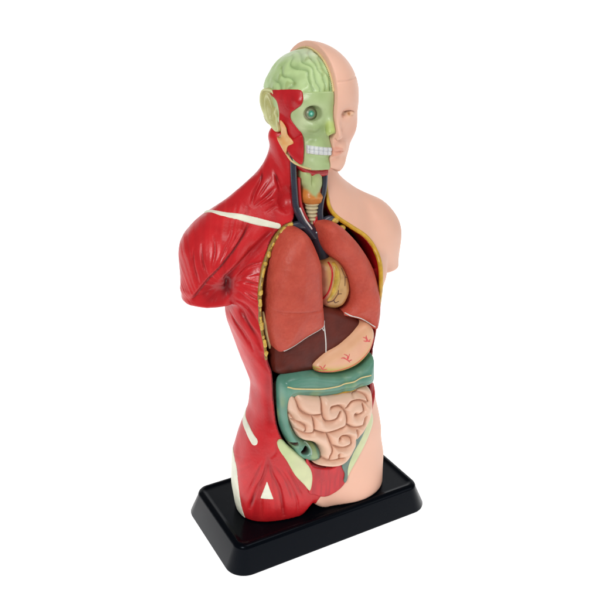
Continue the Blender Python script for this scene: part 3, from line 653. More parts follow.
def muscle_body(p):
    d = body(p)
    d = smin(d, cone(p, (-.31, .03, 4.68), (-.14, -.20, 3.86), .135, .07), .06)      # neck muscle
    d = smin(d, cone(p, (-.24, .12, 4.60), (-.40, .14, 4.08), .11, .12), .12)
    d = smax(d, -ell(p, T['axilla'][1], (.022, .06, .075)), .05)
    d = smax(d, -ell(p, np.array(T['recess'][0])+np.array((.02, -.03, .0)), (.12, .05, .075)), .06)
    d = smax(d, -ell(p, (-.36, -.16, 4.02), (.10, .10, .13), rz=.4), .06)
    return d
def f_muscle(p):
    d = muscle_body(p)
    d = np.maximum(d, p[:, 0]-split(p[:, 2]))
    d = smax(d, -cavity(p), .03)
    return np.maximum(d, p[:, 2]-4.86)
def disp_muscle(X, N):
    out = (np.abs(body(X)) < .09) & (X[:, 0] < -.004) & (cavity(X) > .01) & (X[:, 2] > .01)
    r = np.zeros(len(X)); P = X[out]
    front = sstep(.5, .1, N[out][:, 1])
    r[out] = (fibre(P)*.0065-grooves(P)+.004*noise(P, 7, 51)+lift(P))*(.3+.7*front)*np.clip(cavity(P)*25, 0, 1)*np.clip((split(P[:, 2])-P[:, 0])*30, 0, 1)*np.clip(P[:, 2]*15, 0, 1)
    return r
def col_muscle(X, N):
    c = np.tile(RED, (len(X), 1)); 
    inner = (cavity(X) < .02)
    o = ~inner; P = X[o]
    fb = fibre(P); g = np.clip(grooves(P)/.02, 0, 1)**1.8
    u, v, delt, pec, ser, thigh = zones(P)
    k = np.clip(g*.85+np.clip(-fb, 0, 1)*.42, 0, 1)[:, None]  # dark wash in the grooves, deepened with painted crease shade
    hi = (np.clip(fb-.2, 0, 1)*(.10+.2*np.clip(delt+pec+ser, 0, 1)))[:, None]
    st = delt*n1(np.arctan2(v-PD[1]+.65, u-PD[0]-.05)*85, 71)+pec*n1(np.arctan2(v-PA[1], u-PA[0]+.05)*34, 72)+ser*n1((u*.80+v*.60)*52, 73)+thigh*n1(np.arctan2(u-PT[0], PT[1]+.12-v)*48, 74)
    st = st*(.5+.5*noise(P, 3, 75))
    hi = hi+(np.clip(st-.15, 0, 1)*.38)[:, None]; k = np.clip(k+(np.clip(-st-.2, 0, 1)*.35)[:, None], 0, 1)
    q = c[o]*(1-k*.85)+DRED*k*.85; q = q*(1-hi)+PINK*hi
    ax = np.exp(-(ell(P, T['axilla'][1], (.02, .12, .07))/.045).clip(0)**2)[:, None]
    q = q*(1-.75*ax)+lin(50, 6, 14)*.75*ax  # armpit shade painted into the red
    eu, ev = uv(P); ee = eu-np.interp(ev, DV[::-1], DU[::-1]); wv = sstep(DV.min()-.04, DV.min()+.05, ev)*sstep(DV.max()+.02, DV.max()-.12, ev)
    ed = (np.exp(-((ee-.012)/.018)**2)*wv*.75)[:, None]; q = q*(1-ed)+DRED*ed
    rc = np.exp(-(ell(P, T['recess'][0], (.12, .12, .07)).clip(0)/.05)**2)[:, None]; q = q*(1-.35*rc)+DRED*.35*rc  # shade of the under-arm recess painted in as well
    c[o] = q
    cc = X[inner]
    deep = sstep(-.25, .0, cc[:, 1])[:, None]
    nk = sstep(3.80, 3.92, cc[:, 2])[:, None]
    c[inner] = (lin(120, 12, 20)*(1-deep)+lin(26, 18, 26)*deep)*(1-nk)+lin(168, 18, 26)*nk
    return c
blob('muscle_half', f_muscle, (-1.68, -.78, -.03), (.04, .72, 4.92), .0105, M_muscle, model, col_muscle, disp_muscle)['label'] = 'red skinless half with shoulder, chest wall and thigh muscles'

# ---- skin half
def f_skin(p):
    hd = head_skin(p)
    d = smin(hd, body(p), .05)
    d = np.maximum(d, split(p[:, 2])-p[:, 0]+.001)
    return smax(d, -cavity(p), .02)
def col_skin(X, N):
    c = np.tile(SKIN, (len(X), 1))
    def mixc(m, col, c):
        m = np.clip(m, 0, 1)[:, None]; return c*(1-m)+np.array(col)*m
    z = X[:, 2]
    x = X[:, 0]; fr = sstep(-.3, -.4, X[:, 1])
    lips = sstep(.012, -.008, ell(X, (0, -.58, 4.577), (.135, .10, .050)))
    c = mixc(lips*.40, lin(224, 134, 110), c)
    ez = 4.955-.05*(x-.2); ex = np.clip(1-((x-.203)/.080)**2, 0, 1)
    zz = (z-ez)/(.027*np.sqrt(ex)+1e-4)
    eye = sstep(1.15, .85, np.abs(zz))*fr*(ex > .02)
    c = mixc(eye*.6, lin(236, 196, 160), c)
    pr = np.hypot(x-.197, z-ez-.002)
    c = mixc(eye*.8*sstep(.026, .018, pr), lin(214, 156, 108), c)
    c = mixc(eye*sstep(.012, .008, pr), lin(170, 104, 60), c)
    lash = np.exp(-((z-ez-.028*np.sqrt(ex))/.007)**2)*(ex > .02)*fr
    c = mixc(lash*.65, lin(150, 92, 66), c)
    br = np.exp(-(line3(X, [(.07, -.575, 5.065), (.2, -.54, 5.09), (.31, -.46, 5.075)])/.028)**2)
    c = mixc(br*.18, lin(190, 130, 100), c)
    ch = np.exp(-(ell(X, (.27, -.40, 4.78), (.10, .10, .08)).clip(0)/.08)**2)
    c = mixc(ch*.25, lin(232, 160, 134), c)
    c = mixc(np.clip(noise(X, 2.3, 61)*.5, 0, 1)*.35, lin(228, 160, 132), c)
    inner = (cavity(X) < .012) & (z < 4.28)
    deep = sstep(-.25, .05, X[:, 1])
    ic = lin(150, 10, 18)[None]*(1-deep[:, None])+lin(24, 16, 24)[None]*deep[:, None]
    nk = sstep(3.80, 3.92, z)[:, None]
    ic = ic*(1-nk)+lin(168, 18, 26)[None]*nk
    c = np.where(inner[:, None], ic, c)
    # inner side of the cut neck
    cut = (X[:, 0] < .012) & (X[:, 0] > -.05) & (X[:, 2] < 4.28) & (X[:, 2] > 3.9)
    c = np.where(cut[:, None], lin(120, 14, 22)[None], c)
    return c
blob('skin_half', f_skin, (-.20, -.80, -.03), (1.62, .72, 5.70), .0125, M_skin, model, col_skin)['label'] = 'smooth flesh coloured half with closed skin and half a face'

# ---- head, open side
def f_skull(p):
    d = skull(p)
    d = np.maximum(d, p[:, 0]+.002)
    d = smax(d, -(p[:, 0]+.31)-3*np.maximum(p[:, 2]-4.66, 0), .02)
    d = smax(d, p[:, 2]-5.195, .015)
    return np.maximum(d, 4.38-p[:, 2])
def col_skull(X, N):
    a = noise(X, 5, 4)*.5+.5
    c = GREEN*(1-a[:, None]*.35)+LGREEN*a[:, None]*.35
    cheek = np.exp(-(ell(X, (-.36, -.30, 4.92), (.10, .14, .14)).clip(0)/.08)**2)[:, None]
    c = c*(1-.7*cheek)+LGREEN*.7*cheek
    sock = sstep(.02, -.02, ell(X, (-.205, -.52, 4.972), (.095, .13, .09)))[:, None]
    c = c*(1-.6*sock)+lin(116, 124, 82)*.6*sock
    ns = sstep(.02, -.02, ell(X, (-.03, -.62, 4.735), (.045, .1, .035)))[:, None]
    c = c*(1-.6*ns)+lin(70, 92, 36)*.6*ns
    ny = np.exp(-(ell(X, (-.06, -.60, 4.83), (.03, .05, .05)).clip(0)/.035)**2)[:, None]
    c = c*(1-.8*ny)+lin(190, 206, 112)*.8*ny
    gm = (np.clip(noise(X, 6, 63)*.9+.3, 0, 1)*sstep(-.2, -.35, X[:, 1]))[:, None]
    c = c*(1-.5*gm)+lin(140, 166, 92)*.5*gm
    ed = np.exp(-(ell(X, (-.15, -.5, 4.82), (.09, .1, .02)).clip(0)/.035)**2)[:, None]
    c = c*(1-.4*ed)+lin(116, 142, 70)*.4*ed
    hol = np.exp(-(ell(X, (-.22, -.45, 4.72), (.08, .08, .03)).clip(0)/.04)**2)[:, None]
    c = c*(1-.3*hol)+lin(120, 146, 84)*.3*hol
    return c
sk = blob('skull', f_skull, (-.56, -.78, 4.34), (.03, .62, 5.24), .010, M_bone, model, col_skull)
def gyri(q):
    fr = sstep(.05, -.16, q[:, 1])
    n_ = noise(q, 5, 11)+.5*noise(q, 11, 12)
    a = np.abs(np.sin((-q[:, 0]*1.0+q[:, 2]*.12)*math.pi/.075+n_*2.6+.6))
    return a**.7, fr
def f_brain(p):
    d = ell(p, (0, .0, 5.095), (.455, .553, .480))
    m = d < .12
    if m.any():
        q = p[m]; r, fr = gyri(q); d = d.copy()
        d[m] += (.026*(1-r)*(.55+.45*noise(q, 8, 20))-.010)*fr+(.010*noise(q, 6, 17)+.006*noise(q, 15, 19))
    d = np.maximum(d, p[:, 0]+.003)
    return smax(d, 5.17-p[:, 2], .01)*.75
def col_brain(X, N):
    q = X; r, fr = gyri(q); r = ((1-r)*fr)[:, None]
    c = lin(184, 208, 146)*(1-.6*r)+lin(92, 124, 66)*.6*r
    t = (sstep(5.44, 5.56, q[:, 2])*(.35+.5*np.clip(noise(q, 9, 62), 0, 1)))[:, None]  # paler top: a highlight painted into the brain colour
    c = c*(1-t)+lin(220, 224, 206)*t
    sp = (sstep(.5, .8, noise(q, 15, 18))*.4)[:, None]
    return c*(1-sp)+lin(130, 146, 70)*sp
blob('brain', f_brain, (-.56, -.66, 5.12), (.03, .64, 5.64), .008, M_bone, sk, col_brain)
# dotted yellow edge of the cut skull bone
P = []
for k in range(25):
    a = math.radians(12+k*6.6); P.append((-.004, .0-.578*math.cos(a), 5.09+.500*math.sin(a)))
tube('cut_bone_edge', P, .014, M_cream, model, n=5, k=8)
for k in range(0, len(P)-1):
    pass
dots = crom(P, 3); V = []; Fc = []
for q in dots[2:-20:1]:
    b0 = len(V); c = np.array(q)+np.array((-.013, 0, 0)); r = .006
    for s in ((0, -r, 0), (0, 0, r), (0, r, 0), (0, 0, -r), (-.005, 0, 0)): V.append(c+np.array(s))
    for j in range(4): Fc.append([b0+j, b0+(j+1) % 4, b0+4])
link_mesh('bone_pore', np.array(V), Fc, M_brown, model)['kind'] = 'stuff'

def shell(name, surf, key, t, colour, mat, parent, h=.01, extra=None, rnd=.012, oblique=True, disp=None, n=4, grow=.1):
    """a raised painted layer lying on a surface inside an outline"""
    pl = T2(key, n, True, oblique); F = Field(pl, h=.005, pad=.2)
    P = np.array(T[key]); lo = P.min(0)-grow; hi = P.max(0)+grow
    def f(p):
        sd = F(*uv(p)) if oblique else F(p[:, 0], p[:, 2])
        s = surf(p)
        d = smax(s-t, sd, rnd); d = np.maximum(d, -s-.03)
        if extra is not None: d = np.maximum(d, extra(p))
        return d
    return blob(name, f, lo, hi, h, mat, parent, colour, disp)

nx = lambda p: p[:, 0]+.004
fh = lambda p: p[:, 0]+.10
def redcol(X, N):
    a = np.clip(noise(X*np.array([1, 1, .4]), 22, 5)*.5+.5, 0, 1)[:, None]
    return lin(196, 28, 36)*(1-a*.35)+lin(120, 10, 20)*a*.35
shell('temple_muscle', skull, 'temporal', .014, redcol, M_muscle, sk, extra=fh)
shell('jaw_muscle', skull, 'masseter', .035, redcol, M_muscle, sk, extra=fh, rnd=.02)
def orcol(X, N):
    a = np.clip(noise(X, 26, 6)*.6+.5, 0, 1)[:, None]; return lin(226, 164, 96)*(1-a)+lin(232, 190, 132)*a
shell('cheek_gland', lambda p: np.minimum(skull(p), muscle_body(p)), 'parotid', .045, orcol, M_bone, sk, extra=fh, rnd=.02)
# ear
ec = np.array((-.455, -.02, 4.985))
EO = crom([((x-271)/80, -(y-115)/92) for x, y in [(268, 95.5), (275, 97), (279, 104), (279.5, 113), (279, 120), (281, 128), (282, 134), (278, 136.5), (272, 131), (266, 122), (262, 111), (262, 102), (264, 97)]], 5, True)
EF = Field(EO, h=.004, pad=.15)
def ear_uv(p):
    q = p-ec; return q[:, 0]*.53-q[:, 1]*.85, q[:, 2], -(q[:, 0]*.85+q[:, 1]*.53)
def f_ear(p):
    a, z, n = ear_uv(p)
    sd = EF(a, z)
    front = sstep(.05, .09, a-.25*np.minimum(z, 0))
    rim = .034*np.exp(-((sd+.016)/.016)**2)*(1-.8*front*sstep(-.12, -.05, z))
    anti = .026*np.exp(-(np.hypot((a+.005+z*.15)/.75, (z-.01)*.42)-.052)**2/.012**2)*sstep(-.14, -.06, z)
    bowl = -.035*np.exp(-(np.hypot((a-.015)/.035, (z+.03)/.055))**2)
    lobe = .02*np.exp(-(np.hypot((a-.10)/.05, (z+.17)/.05))**2)
    trag = .03*np.exp(-(np.hypot((a-.075)/.022, (z+.03)/.035))**2)
    h = .012+rim+anti+bowl+lobe+trag
    d = smax(sd, np.maximum(n-h, -n-.045)*.7, .012)
    root = ell(p, (-.40, .04, 4.93), (.10, .09, .13)); d = smin(d, root, .03)
    return d*.8
def col_ear(X, N):
    a = np.clip(noise(X, 12, 7)*.5+.5, 0, 1)[:, None]; rr = sstep(.0, .045, ear_uv(X)[2])[:, None]
    c = lin(176, 168, 104)*(1-a*.4)+lin(168, 178, 116)*a*.4
    return c*(1-rr*.85)+lin(216, 218, 166)*rr*.85
blob('ear', f_ear, (-.66, -.26, 4.66), (-.26, .26, 5.26), .007, M_bone, sk, col_ear)
tube('jaw_ligament', T['jaw_line'], [.010, .014, .012, .01], M_cream, sk)
tube('joint_edge', T['joint'], .009, M_white, sk, k=8)
tube('throat_muscle', [(T['throat'][i][0], T['throat'][i][1], T['throat'][i][2]) for i in range(len(T['throat']))], [.03, .05, .06, .05], M_artery, model)
# eye of the open side
def col_eye(X, N):
    q = (X-np.array((-.205, -.415, 4.972))); q = q/np.linalg.norm(q, axis=1)[:, None]
    a = np.degrees(np.arccos(np.clip(q@np.array((-.18, -.98, .05)), -1, 1)))
    c = np.tile(lin(140, 140, 104), (len(X), 1))
    c = np.where((a < 52)[:, None], lin(104, 104, 78)[None], c)
    c = np.where((a < 40)[:, None], lin(132, 140, 106)[None], c)
    c = np.where((a < 31)[:, None], lin(96, 130, 100)[None], c)
    c = np.where((a < 21)[:, None], lin(52, 150, 122)[None], c)
    c = np.where((a < 10)[:, None], lin(150, 214, 196)[None], c)
    return c
blob('eyeball', lambda p: ell(p, (-.205, -.415, 4.972), (.076, .076, .076)), (-.31, -.56, 4.86), (-.10, -.32, 5.08), .006, M_colon, sk, col_eye)
# teeth
def f_teeth(p):
    x, z = p[:, 0], p[:, 2]
    ang = np.arctan2(-x, -(p[:, 1]+.22))
    zz = 4.578-.11*x
    w = .012*np.abs(np.sin(ang*21))**.6
    gap = np.exp(-((z-zz)/.007)**2)*.010
    d = skull(p)-(.010+w)+gap
    d = smax(d, np.abs(z-zz)-.044, .02)
    d = np.maximum(d, -skull(p)-.05)
    d = np.maximum(d, -(x+.235)); return np.maximum(d, x+.004)
def col_teeth(X, N):
    ang = np.arctan2(-X[:, 0], -(X[:, 1]+.22)); g = np.exp(-(np.abs(np.sin(ang*21))/.25)**2)[:, None]
    return lin(216, 218, 216)*(1-g*.55)+lin(150, 160, 176)*g*.55
blob('teeth', f_teeth, (-.28, -.72, 4.48), (.02, -.2, 4.69), .0055, M_bone, sk, col_teeth)

# ---- throat
def col_larynx(X, N):
    t = sstep(.03, -.03, X[:, 2]-4.09-.9*np.abs(X[:, 0]-np.mean([q[0] for q in T['larynx']]))+.06+noise(X, 14, 8)*.03)[:, None]
    return lin(182, 196, 136)*(1-t)+lin(222, 140, 66)*t
LA = Field(T2('larynx', 4))
def f_larynx(p):
    sd = LA(p[:, 0], p[:, 2]); ft = -.16-.10*bulge(sd, .09)+.03*np.exp(-((p[:, 0]+.06)/.02)**2)*sstep(4.1, 4.2, p[:, 2])
    ft = ft-.02*np.exp(-((p[:, 2]-4.02)/.03)**2)
    return smax(sd, np.maximum(ft-p[:, 1], p[:, 1]-.02)*.7, .02)
blob('larynx', f_larynx, (-.32, -.36, 3.86), (.12, .06, 4.36), .008, M_bone, model, col_larynx)
tx, tz0, tz1 = T['trachea'][0][0], T['trachea'][0][2]+.05, T['trachea'][1][2]-.03
f_tr = lambda p: (np.maximum(np.sqrt((p[:, 0]-tx)**2+(p[:, 1]+.14)**2)-np.interp(p[:, 2], [tz1, tz0], [.045, .092])-.007*np.sin(p[:, 2]*2*math.pi/.045), np.abs(p[:, 2]-(tz0+tz1)/2)-(tz0-tz1)/2))*.7
blob('trachea', f_tr, (tx-.12, -.24, tz1-.03), (tx+.12, .04, tz0+.03), .007, M_bone, model,
     lambda X, N: lin(218, 204, 160)*(1-.3*(np.sin(X[:, 2]*2*math.pi/.045) < -.3)[:, None]))
def vein(key, r, mat, name, dy=0):
    P = np.array(T[key])+np.array((0, dy, 0)); return tube(name, P, r, mat, model)
vein('vein_near', [.034, .036, .04, .05], M_vein, 'vein')
vein('vein_far', [.034, .034, .04, .05], M_vein, 'vein')
vein('vein_cross_near', [.03, .05, .06, .07], M_vein, 'vein')
vein('vein_cross_far', [.03, .045, .05, .06], M_vein, 'vein')
vein('vena', [.085, .10, .11], M_vein, 'large_vein', .02)
vein('artery_near', .028, M_artery, 'artery')
vein('artery_far', .026, M_artery, 'artery')
vein('white_near', .009, M_white, 'nerve')

# ---- chest and belly organs
def organ(name, key, ye, T1, r1, T2_, r2, yb, colour, mat, h=.011, grooves_=None, k=.035, extra=None, n=6, disp=None, slope=None):
    pl = T2(key, n); F = Field(pl)
    def f(p):
        sd = F(p[:, 0], p[:, 2])
        ft = ye-T1*bulge(sd, r1)-T2_*bulge(sd, r2)
        if slope is not None: ft = ft+slope(p)
        if grooves_ is not None: ft = ft+grooves_(p[:, 0], p[:, 2], sd)
        d = smax(sd, np.maximum(ft-p[:, 1], p[:, 1]-yb)*.65, k)
        return d if extra is None else extra(p, d)
    lo = (pl[:, 0].min()-.06, ye-T1-T2_-.15, pl[:, 1].min()-.06); hi = (pl[:, 0].max()+.06, yb+.04, pl[:, 1].max()+.06)
    o = blob(name, f, lo, hi, h, mat, model, colour, disp); return o, f, F, pl
def col_lung(X, N):
    a = np.clip(noise(X, 9, 20)*.5+.5, 0, 1)[:, None]; b = np.clip(noise(X, 38, 21), 0, 1)[:, None]
    c = lin(200, 84, 66)*(1-a*.5)+lin(174, 62, 50)*a*.5
    d = np.clip(noise(X, 70, 23)+.1, 0, 1)[:, None]
    c = c*(1-b*.15)+lin(222, 118, 92)*b*.15
    return c*(1-d*.18)+lin(150, 48, 40)*d*.18
fz = Field(lines=[[(T['lung_near'][4][0]-.1, 2.90), (T['lung_near'][15][0]+.1, 2.78)]])
gl = lambda x, z, sd: .012*np.exp(-(fz(x, z)/.012)**2)
o, f_ln, F_ln, pl_ln = organ('lung', 'lung_near', -.36, .13, .16, .16, .42, .05, col_lung, M_lung, grooves_=gl)
o['label'] = 'wide red lung on the muscle side'
o2, f_lf, F_lf, pl_lf = organ('lung', 'lung_far', -.36, .13, .15, .08, .25, .05, col_lung, M_lung)
o2['label'] = 'narrow curved red lung on the skin side'
def edge_line(name, key, i0, i1, f, r, mat, parent, inset=.02, lift=.0):
    P = np.array(T[key])[i0:i1]; c = np.array(T[key]).mean(0)
    Q = [(p[0]+(c[0]-p[0])*inset, p[2]+(c[2]-p[2])*inset) for p in P]
    D = drape(crom(Q, 4), f); return tube(name, D, r, mat, parent, n=2, k=8)
edge_line('white_edge', 'lung_near', 9, 14, f_ln, .0075, M_white, o, .085)
edge_line('white_edge', 'lung_far', 10, 14, f_lf, .0085, M_white, o2, .10)

def col_heart(X, N):
    a = np.clip(noise(X, 8, 22)*.5+.5, 0, 1)[:, None]
    c = lin(190, 136, 76)*(1-a)+lin(208, 168, 108)*a
    t = sstep(T['heart'][1][0]+.13, T['heart'][1][0]+.06, X[:, 0]+(X[:, 2]-2.9)*.1)[:, None]
    
    c = c*(1-t)+lin(206, 142, 116)*t
    m = np.clip(noise(X, 20, 24)*1.2+.1, 0, 1)[:, None]
    return c*(1-m*.35)+lin(140, 92, 44)*m*.35
oh, f_h, F_h, pl_h = organ('heart', 'heart', -.30, .12, .12, .06, .22, .0, col_heart, M_gut)
hx = lambda px, pz: (px, pz)
H = np.array(T['heart']); hx0, hx1, hz0, hz1 = H[:, 0].min(), H[:, 0].max(), H[:, 2].min(), H[:, 2].max()
def hp(a, b): return (hx0+(hx1-hx0)*a, hz0+(hz1-hz0)*b)
tube('fat_band', drape(crom([hp(.42, .96), hp(.46, .7), hp(.38, .45), hp(.22, .25)], 4), f_h), [.02, .04, .035, .015], M_heartfat, oh, n=2, flat=.4)
tube('coronary_vessel', drape(crom([hp(.30, .97), hp(.30, .7), hp(.22, .45), hp(.10, .25)], 4), f_h), .011, M_artery, oh, n=2)
for seg in ([hp(.22, .22), hp(.36, .26), hp(.48, .36), hp(.60, .36)], [hp(.36, .26), hp(.42, .20), hp(.52, .22)], [hp(.48, .36), hp(.5, .45)], [hp(.62, .85), hp(.72, .68), hp(.84, .62)], [hp(.72, .68), hp(.7, .5)]):
    tube('coronary_vessel', drape(crom(seg, 4), f_h), [.007, .004], M_brown, oh, n=2, k=6)

lv, f_lv, F_lv, pl_lv = organ('liver', 'liver', -.36, .10, .12, .06, .4, .05, lambda X, N: lin(94, 36, 26)*(1-.18*np.clip(noise(X, 14, 25), -1, 1)[:, None]), M_liver)
for key, r in (('lig', [.009, .008, .008, .008]), ('lig_b', [.005, .007])):
    tube('ligament', drape(crom(np.array(T[key])[:, [0, 2]], 4), f_lv), r, M_white, lv, n=2, k=8)
def px3(keys): return keys
def ins(px_pts, f, name, r, mat, parent, n=3, k=8, flat=1.0):
    return tube(name, drape(crom(px_pts, n), f), r, mat, parent, n=2, k=k, flat=flat)

def col_st(X, N):
    s = F_st(X[:, 0], X[:, 2]); 
    low = np.clip(-N[:, 2], 0, 1)
    t = (sstep(-.1, .35, low)*sstep(-.17, -.11, s))[:, None]
    pk = (np.clip(noise(X, 7, 64), 0, 1)*.3)[:, None]
    return (lin(232, 176, 142)*(1-pk)+lin(224, 140, 112)*pk)*(1-t)+lin(206, 176, 92)*t
pl_s = T2('stomach', 6); F_st = Field(pl_s)
st, f_st, F_st, _ = organ('stomach', 'stomach', -.44, .13, .11, .03, .2, -.1, col_st, M_gut)
S_ = np.array(T['stomach'])
def sp(a, b, w=.5):   # along the stomach: a = 0 at its narrow end, 1 at the top
    A = crom(S_[[0, 1, 2, 3, 4, 5, 6, 7]], 10); B = crom(S_[[0, 14, 13, 12, 11, 10, 9, 8]], 10)
    i = int(a*(len(A)-1)); q = A[i]*(1-b)+B[i]*b; return (q[0], q[2])
for a0, s1 in ((.20, 1), (.46, -1), (.78, 1)):
    for seg in ([(a0-.01, .72), (a0+.012, .60), (a0, .50), (a0+.02, .36)], [(a0-.045*s1, .62), (a0-.02*s1, .52), (a0, .50)], [(a0+.055*s1, .64), (a0+.03*s1, .60), (a0+.008, .46)], [(a0+.01, .43), (a0+.05, .40)]):
        tube('vessel', drape(crom([sp(*q) for q in seg], 4), f_st), [.004, .0085, .005], M_vessel, st, n=2, k=6, flat=.4)
tube('curve_line', drape(crom([sp(a, .20) for a in (.12, .3, .5, .7, .88)], 4), f_st), .008, M_vessel, st, n=2, k=6, flat=.5)

# ---- colon
def polycap(p, pts, ra):
    d = np.full(len(p), 9.)
    for i in range(len(pts)-1): d = np.minimum(d, cone(p, pts[i], pts[i+1], ra[i], ra[i+1]))
    return d
cec = np.array((T['cecum'][0][0], -.52, T['cecum'][0][2])); cec2 = np.array((T['cecum'][1][0], -.52, T['cecum'][1][2]))
pl_c = T2('colon', 4); F_c = Field(pl_c, h=.005)
def f_colon(p):
    x, z = p[:, 0], p[:, 2]
    sd = F_c(x, z)
    ft = -.46-.15*bulge(sd, .13)-.02*bulge(sd, .05)
    up = sstep(1.35, 1.5, z)
    ft = ft-up*.012*np.sin(x*26)*sstep(.0, .25, x)+.006*noise(p, 7, 30)+.010*up*np.exp(-((sd+.085)/.02)**2)
    r = np.hypot(x-cec[0], z-cec[2])
    ft = ft-.03*np.exp(-((r-.075)/.018)**2)+.11*sstep(.055, .035, r)
    r2 = np.hypot((x-cec2[0])/1.5, z-cec2[2])
    ft = ft+.07*sstep(.035, .02, r2)
    return smax(sd, np.maximum(ft-p[:, 1], p[:, 1]+.40)*.6, .04)
def col_colon(X, N):
    a = np.clip(noise(X, 7, 31)*.6+.5, 0, 1)[:, None]
    c = lin(82, 136, 116)*(1-a*.5)+lin(122, 166, 146)*a*.5
    ya = (sstep(.05, .6, noise(X*np.array([1, 1, .5]), 9, 32))*sstep(1.95, 1.6, X[:, 2]))[:, None]
    c = c*(1-ya*.55)+lin(170, 186, 110)*ya*.55
    r = np.hypot(X[:, 0]-cec[0], X[:, 2]-cec[2]); r2 = np.hypot((X[:, 0]-cec2[0])/1.5, X[:, 2]-cec2[2])
    hole = np.maximum(sstep(.060, .042, r), sstep(.036, .024, r2))[:, None]*(X[:, 1] < -.3)[:, None]
    inn = np.clip(noise(X, 25, 34)+.3, 0, 1)[:, None]
    c = c*(1-hole*.94)+(lin(40, 14, 18)*(1-inn)+lin(96, 40, 46)*inn)*hole*.94
    return c
col_o = blob('large_intestine', f_colon, (pl_c[:, 0].min()-.1, -.78, pl_c[:, 1].min()-.1), (pl_c[:, 0].max()+.1, -.15, pl_c[:, 1].max()+.1), .009, M_colon, model, col_colon)
tube('pale_band', drape(crom(np.array(T['colon_line'])[:, [0, 2]], 4), f_colon, .008), .009, M_cream, col_o, n=2, k=8, flat=.4)
tube('yellow_seam', drape(crom(np.array(T['colon_seam'])[:, [0, 2]], 4), f_colon), [.008, .016, .01, .018, .008], M_yellow, col_o, n=2, k=8, flat=.5)
P = [cec+np.array((.07*math.cos(a), -.10, .085*math.sin(a))) for a in np.linspace(1.3, -.6, 7)]
tube('pale_fold', drape([(p[0], p[2]) for p in P], f_colon), .010, M_bone_plain, col_o, n=2, flat=.6)
# far colon sliver
g = np.array(T['pelvis_far'])
shell('descending_colon', body, 'teal', .045, lambda X, N: lin(96, 124, 112)*(1-.3*np.clip(noise(X, 14, 65), 0, 1)[:, None]), M_colon, model, rnd=.03)

# ---- small intestine, its folds cut between the traced furrows
GF = Field(lines=[crom(np.array(T[k])[:, [0, 2]], 5) for k in T if k.startswith('gut_')], h=.005)
def g_gut(x, z, sd):
    d = np.minimum(GF(x, z), -sd*1.2+.02)
    t = np.clip(d/.085, 0, 1)
    return -.095*(1-(1-t)**2.2)+.006*np.exp(-(GF(x, z)/.008)**2)
def col_gut(X, N):
    d = GF(X[:, 0], X[:, 2]); k = (np.exp(-(d/.010)**2)*.45)[:, None]
    a = np.clip(noise(X, 6, 33)*.5+.5, 0, 1)[:, None]
    c = lin(232, 190, 164)*(1-a*.25)+lin(238, 202, 178)*a*.25
    return c*(1-k)+lin(190, 130, 100)*k
gt, f_gt, F_gt, _ = organ('small_intestine', 'gut', -.45, .10, .12, .09, .55, -.2, col_gut, M_gut, h=.0085, grooves_=g_gut, k=.03, n=4)

# ---- pelvis
nx2 = None
def bonecol(X, N):
    a = np.clip(noise(X*np.array([1, 1, 1.]), 3, 40)*.5+.45, 0, 1)[:, None]
    return lin(222, 220, 178)*(1-a)+lin(186, 206, 142)*a
shell('pelvis_bone', muscle_body, 'pelvis_near', .035, bonecol, M_bone, model, rnd=.03)['label'] = 'cream hip bone on the muscle side'
shell('pelvis_bone', body, 'pelvis_far', .03, bonecol, M_bone, model, rnd=.03)['label'] = 'pale green hip bone on the skin side'
def panel(X, N):
    a = np.clip(noise(X*np.array([1, 1, .12]), 40, 41)*.6+.4, 0, 1)[:, None]
    return lin(200, 36, 44)*(1-a*.5)+lin(136, 20, 34)*a*.5
shell('belly_muscle', body, 'red_panel', .022, panel, M_muscle, model, rnd=.015)
tube('red_edge', drape([(p[0], p[2]) for p in T['red_far']], body, lift=-.02), [.02, .028, .022, .012], M_artery, model)
# painted bone strips of the thigh and shoulder
def strip(name, key, r, t, surf, mat, colour):
    L = crom(np.array(T[key]), 5)
    def f(p):
        s = surf(p); rr = r*np.interp(p[:, 0], [L[:, 0].min(), L[:, 0].min()+.3, L[:, 0].max()-.2, L[:, 0].max()], [.6, 1, 1, .75]) if key == 'clavicle' else r
        d = smax(s-t, line3(p, L)-rr, .012); return np.maximum(d, -s-.03)
    return blob(name, f, L.min(0)-r-.05, L.max(0)+r+.05, .009, mat, model, colour)
cream = lambda X, N: lin(236, 236, 214)*(1-.0*X)*(1-.12*np.clip(noise(X, 16, 44), 0, 1)[:, None])
strip('collar_bone', 'clavicle', .044, .009, muscle_body, M_bone, cream)
strip('hip_tendon', 'band_hip', .055, .004, muscle_body, M_bone, cream)
shell('thigh_tendon', muscle_body, 'strip_leg', .004, cream, M_bone, model, n=3, rnd=.006, extra=lambda p: p[:, 1]-.3, grow=.45)
shell('knee_tendon', muscle_body, 'tri_leg', .010, cream, M_bone, model, rnd=.004, n=1)

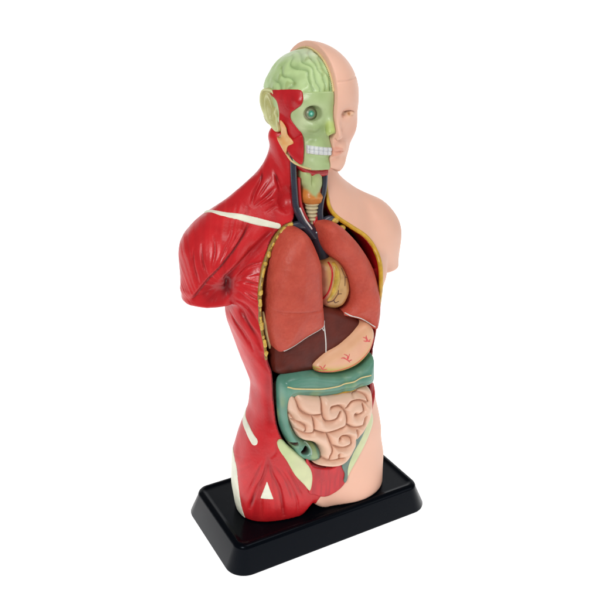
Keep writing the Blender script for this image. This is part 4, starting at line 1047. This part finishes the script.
# ---- cut edge of the chest wall
RF = np.array(T['rim_far'])
tube('fat_edge', [tuple(a) for a in RF], [.016, .02, .024, .026, .028, .028, .024, .02], M_yellow, model)
tube('cartilage_band', [tuple(a+np.array((.0, .02, 0))) for a in np.array(T['rib_line'])], [.02, .03, .03, .03, .028, .026, .024, .022, .02, .018], M_band, model)
P = np.array(T['pale_rib']); tube('rib', [tuple(a) for a in P], [.012, .024, .026, .014], M_cream, model)
RL = crom(T['rib_line'], 10)
seg = np.linalg.norm(np.diff(RL, axis=0), axis=1); cum = np.concatenate([[0], np.cumsum(seg)])
for k in range(16):
    s = cum[-1]*(k+.4+.22*math.sin(k*3.1))/16.2
    c = np.array([np.interp(s, cum, RL[:, j]) for j in range(3)]); c2 = np.array([np.interp(s+.03, cum, RL[:, j]) for j in range(3)])
    t = (c2-c)/np.linalg.norm(c2-c)
    L = .040+.014*math.sin(k*2.3); w = .020+.005*math.sin(k*1.7)
    def f(p, c=c, t=t, L=L, w=w): return cone(p, c-t*(L-w), c+t*(L-w), w, w*.9)+noise(p, 22, k)*.012
    blob('rib_end', f, c-.13, c+.13, .009, M_rib, model, None).data.materials[0] = M_rib
for q in ((.235, -.25, 3.72), (.33, -.25, 3.62)):
    blob('rib_end', lambda p: ell(p, q, (.05, .04, .035), rz=.3), np.array(q)-.1, np.array(q)+.1, .009, M_rib, model)

# ---- white sweep, made to glow so it stays white and shadowless
def sweep():
    m = bpy.data.materials.new('glowing_sweep'); m.use_nodes = True
    nt = m.node_tree; b = nt.nodes['Principled BSDF']
    b.inputs['Base Color'].default_value = (.9, .9, .9, 1); b.inputs['Roughness'].default_value = .9
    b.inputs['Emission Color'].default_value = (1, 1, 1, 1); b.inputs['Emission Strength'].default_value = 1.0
    z0 = -.348; V = []; Fc = []
    prof = [(-4.5, z0)]+[(14, z0)]
    for k in range(1, 13):
        a = k/12*math.pi/2; prof.append((14+8*math.sin(a), z0+8*(1-math.cos(a))))
    prof.append((22, 16))
    for y, z in prof: V += [(-26, y, z), (26, y, z)]
    for i in range(len(prof)-1): Fc.append([2*i, 2*i+1, 2*i+3, 2*i+2])
    o = link_mesh('backdrop', np.array(V), Fc, m); o['kind'] = 'structure'
    return o
bd = sweep(); bd.rotation_euler = (0, 0, -.503)

# ---- light
w = bpy.data.worlds.new('World'); scene.world = w; w.use_nodes = True
w.node_tree.nodes['Background'].inputs[0].default_value = (1, 1, 1, 1); w.node_tree.nodes['Background'].inputs[1].default_value = .18
from mathutils import Vector
def area(name, loc, tgt, size, power, col=(1, 1, 1)):
    l = bpy.data.lights.new(name, 'AREA'); l.shape = 'RECTANGLE'; l.size = size[0]*S; l.size_y = size[1]*S; l.energy = power*S*S; l.color = col
    o = bpy.data.objects.new(name, l); COL.objects.link(o); o.location = Vector(loc)*S
    o.rotation_euler = (Vector(tgt)-Vector(loc)).to_track_quat('-Z', 'Y').to_euler()
area('softbox_key', (-7.5, -6.5, 8.5), (0, 0, 3), (2.6, 3.6), 660)
area('top_fill', (1.5, -3.5, 12), (.3, 0, 4), (5, 4), 270)  # added overhead light that brightens the skin half
area('right_fill', (6.5, -7.5, 5), (0, 0, 2.8), (5, 5), 140)  # added fill light from the front right, lifts the skin tone
scene.view_settings.view_transform = 'Standard'; scene.view_settings.look = 'None'; scene.view_settings.exposure = 0
# ------------------------------------------------------------------ camera
cam_d = bpy.data.cameras.new('camera'); cam = bpy.data.objects.new('camera', cam_d); COL.objects.link(cam)
cam.location = (-4.0856*S, -7.2742*S, 6.0843*S)
cam.rotation_euler = (math.pi/2-.3855, 0, -.503)
cam_d.sensor_width = 36; cam_d.lens = 36*.7465/.6
cam_d.clip_start = .01; cam_d.clip_end = 100
scene.camera = cam
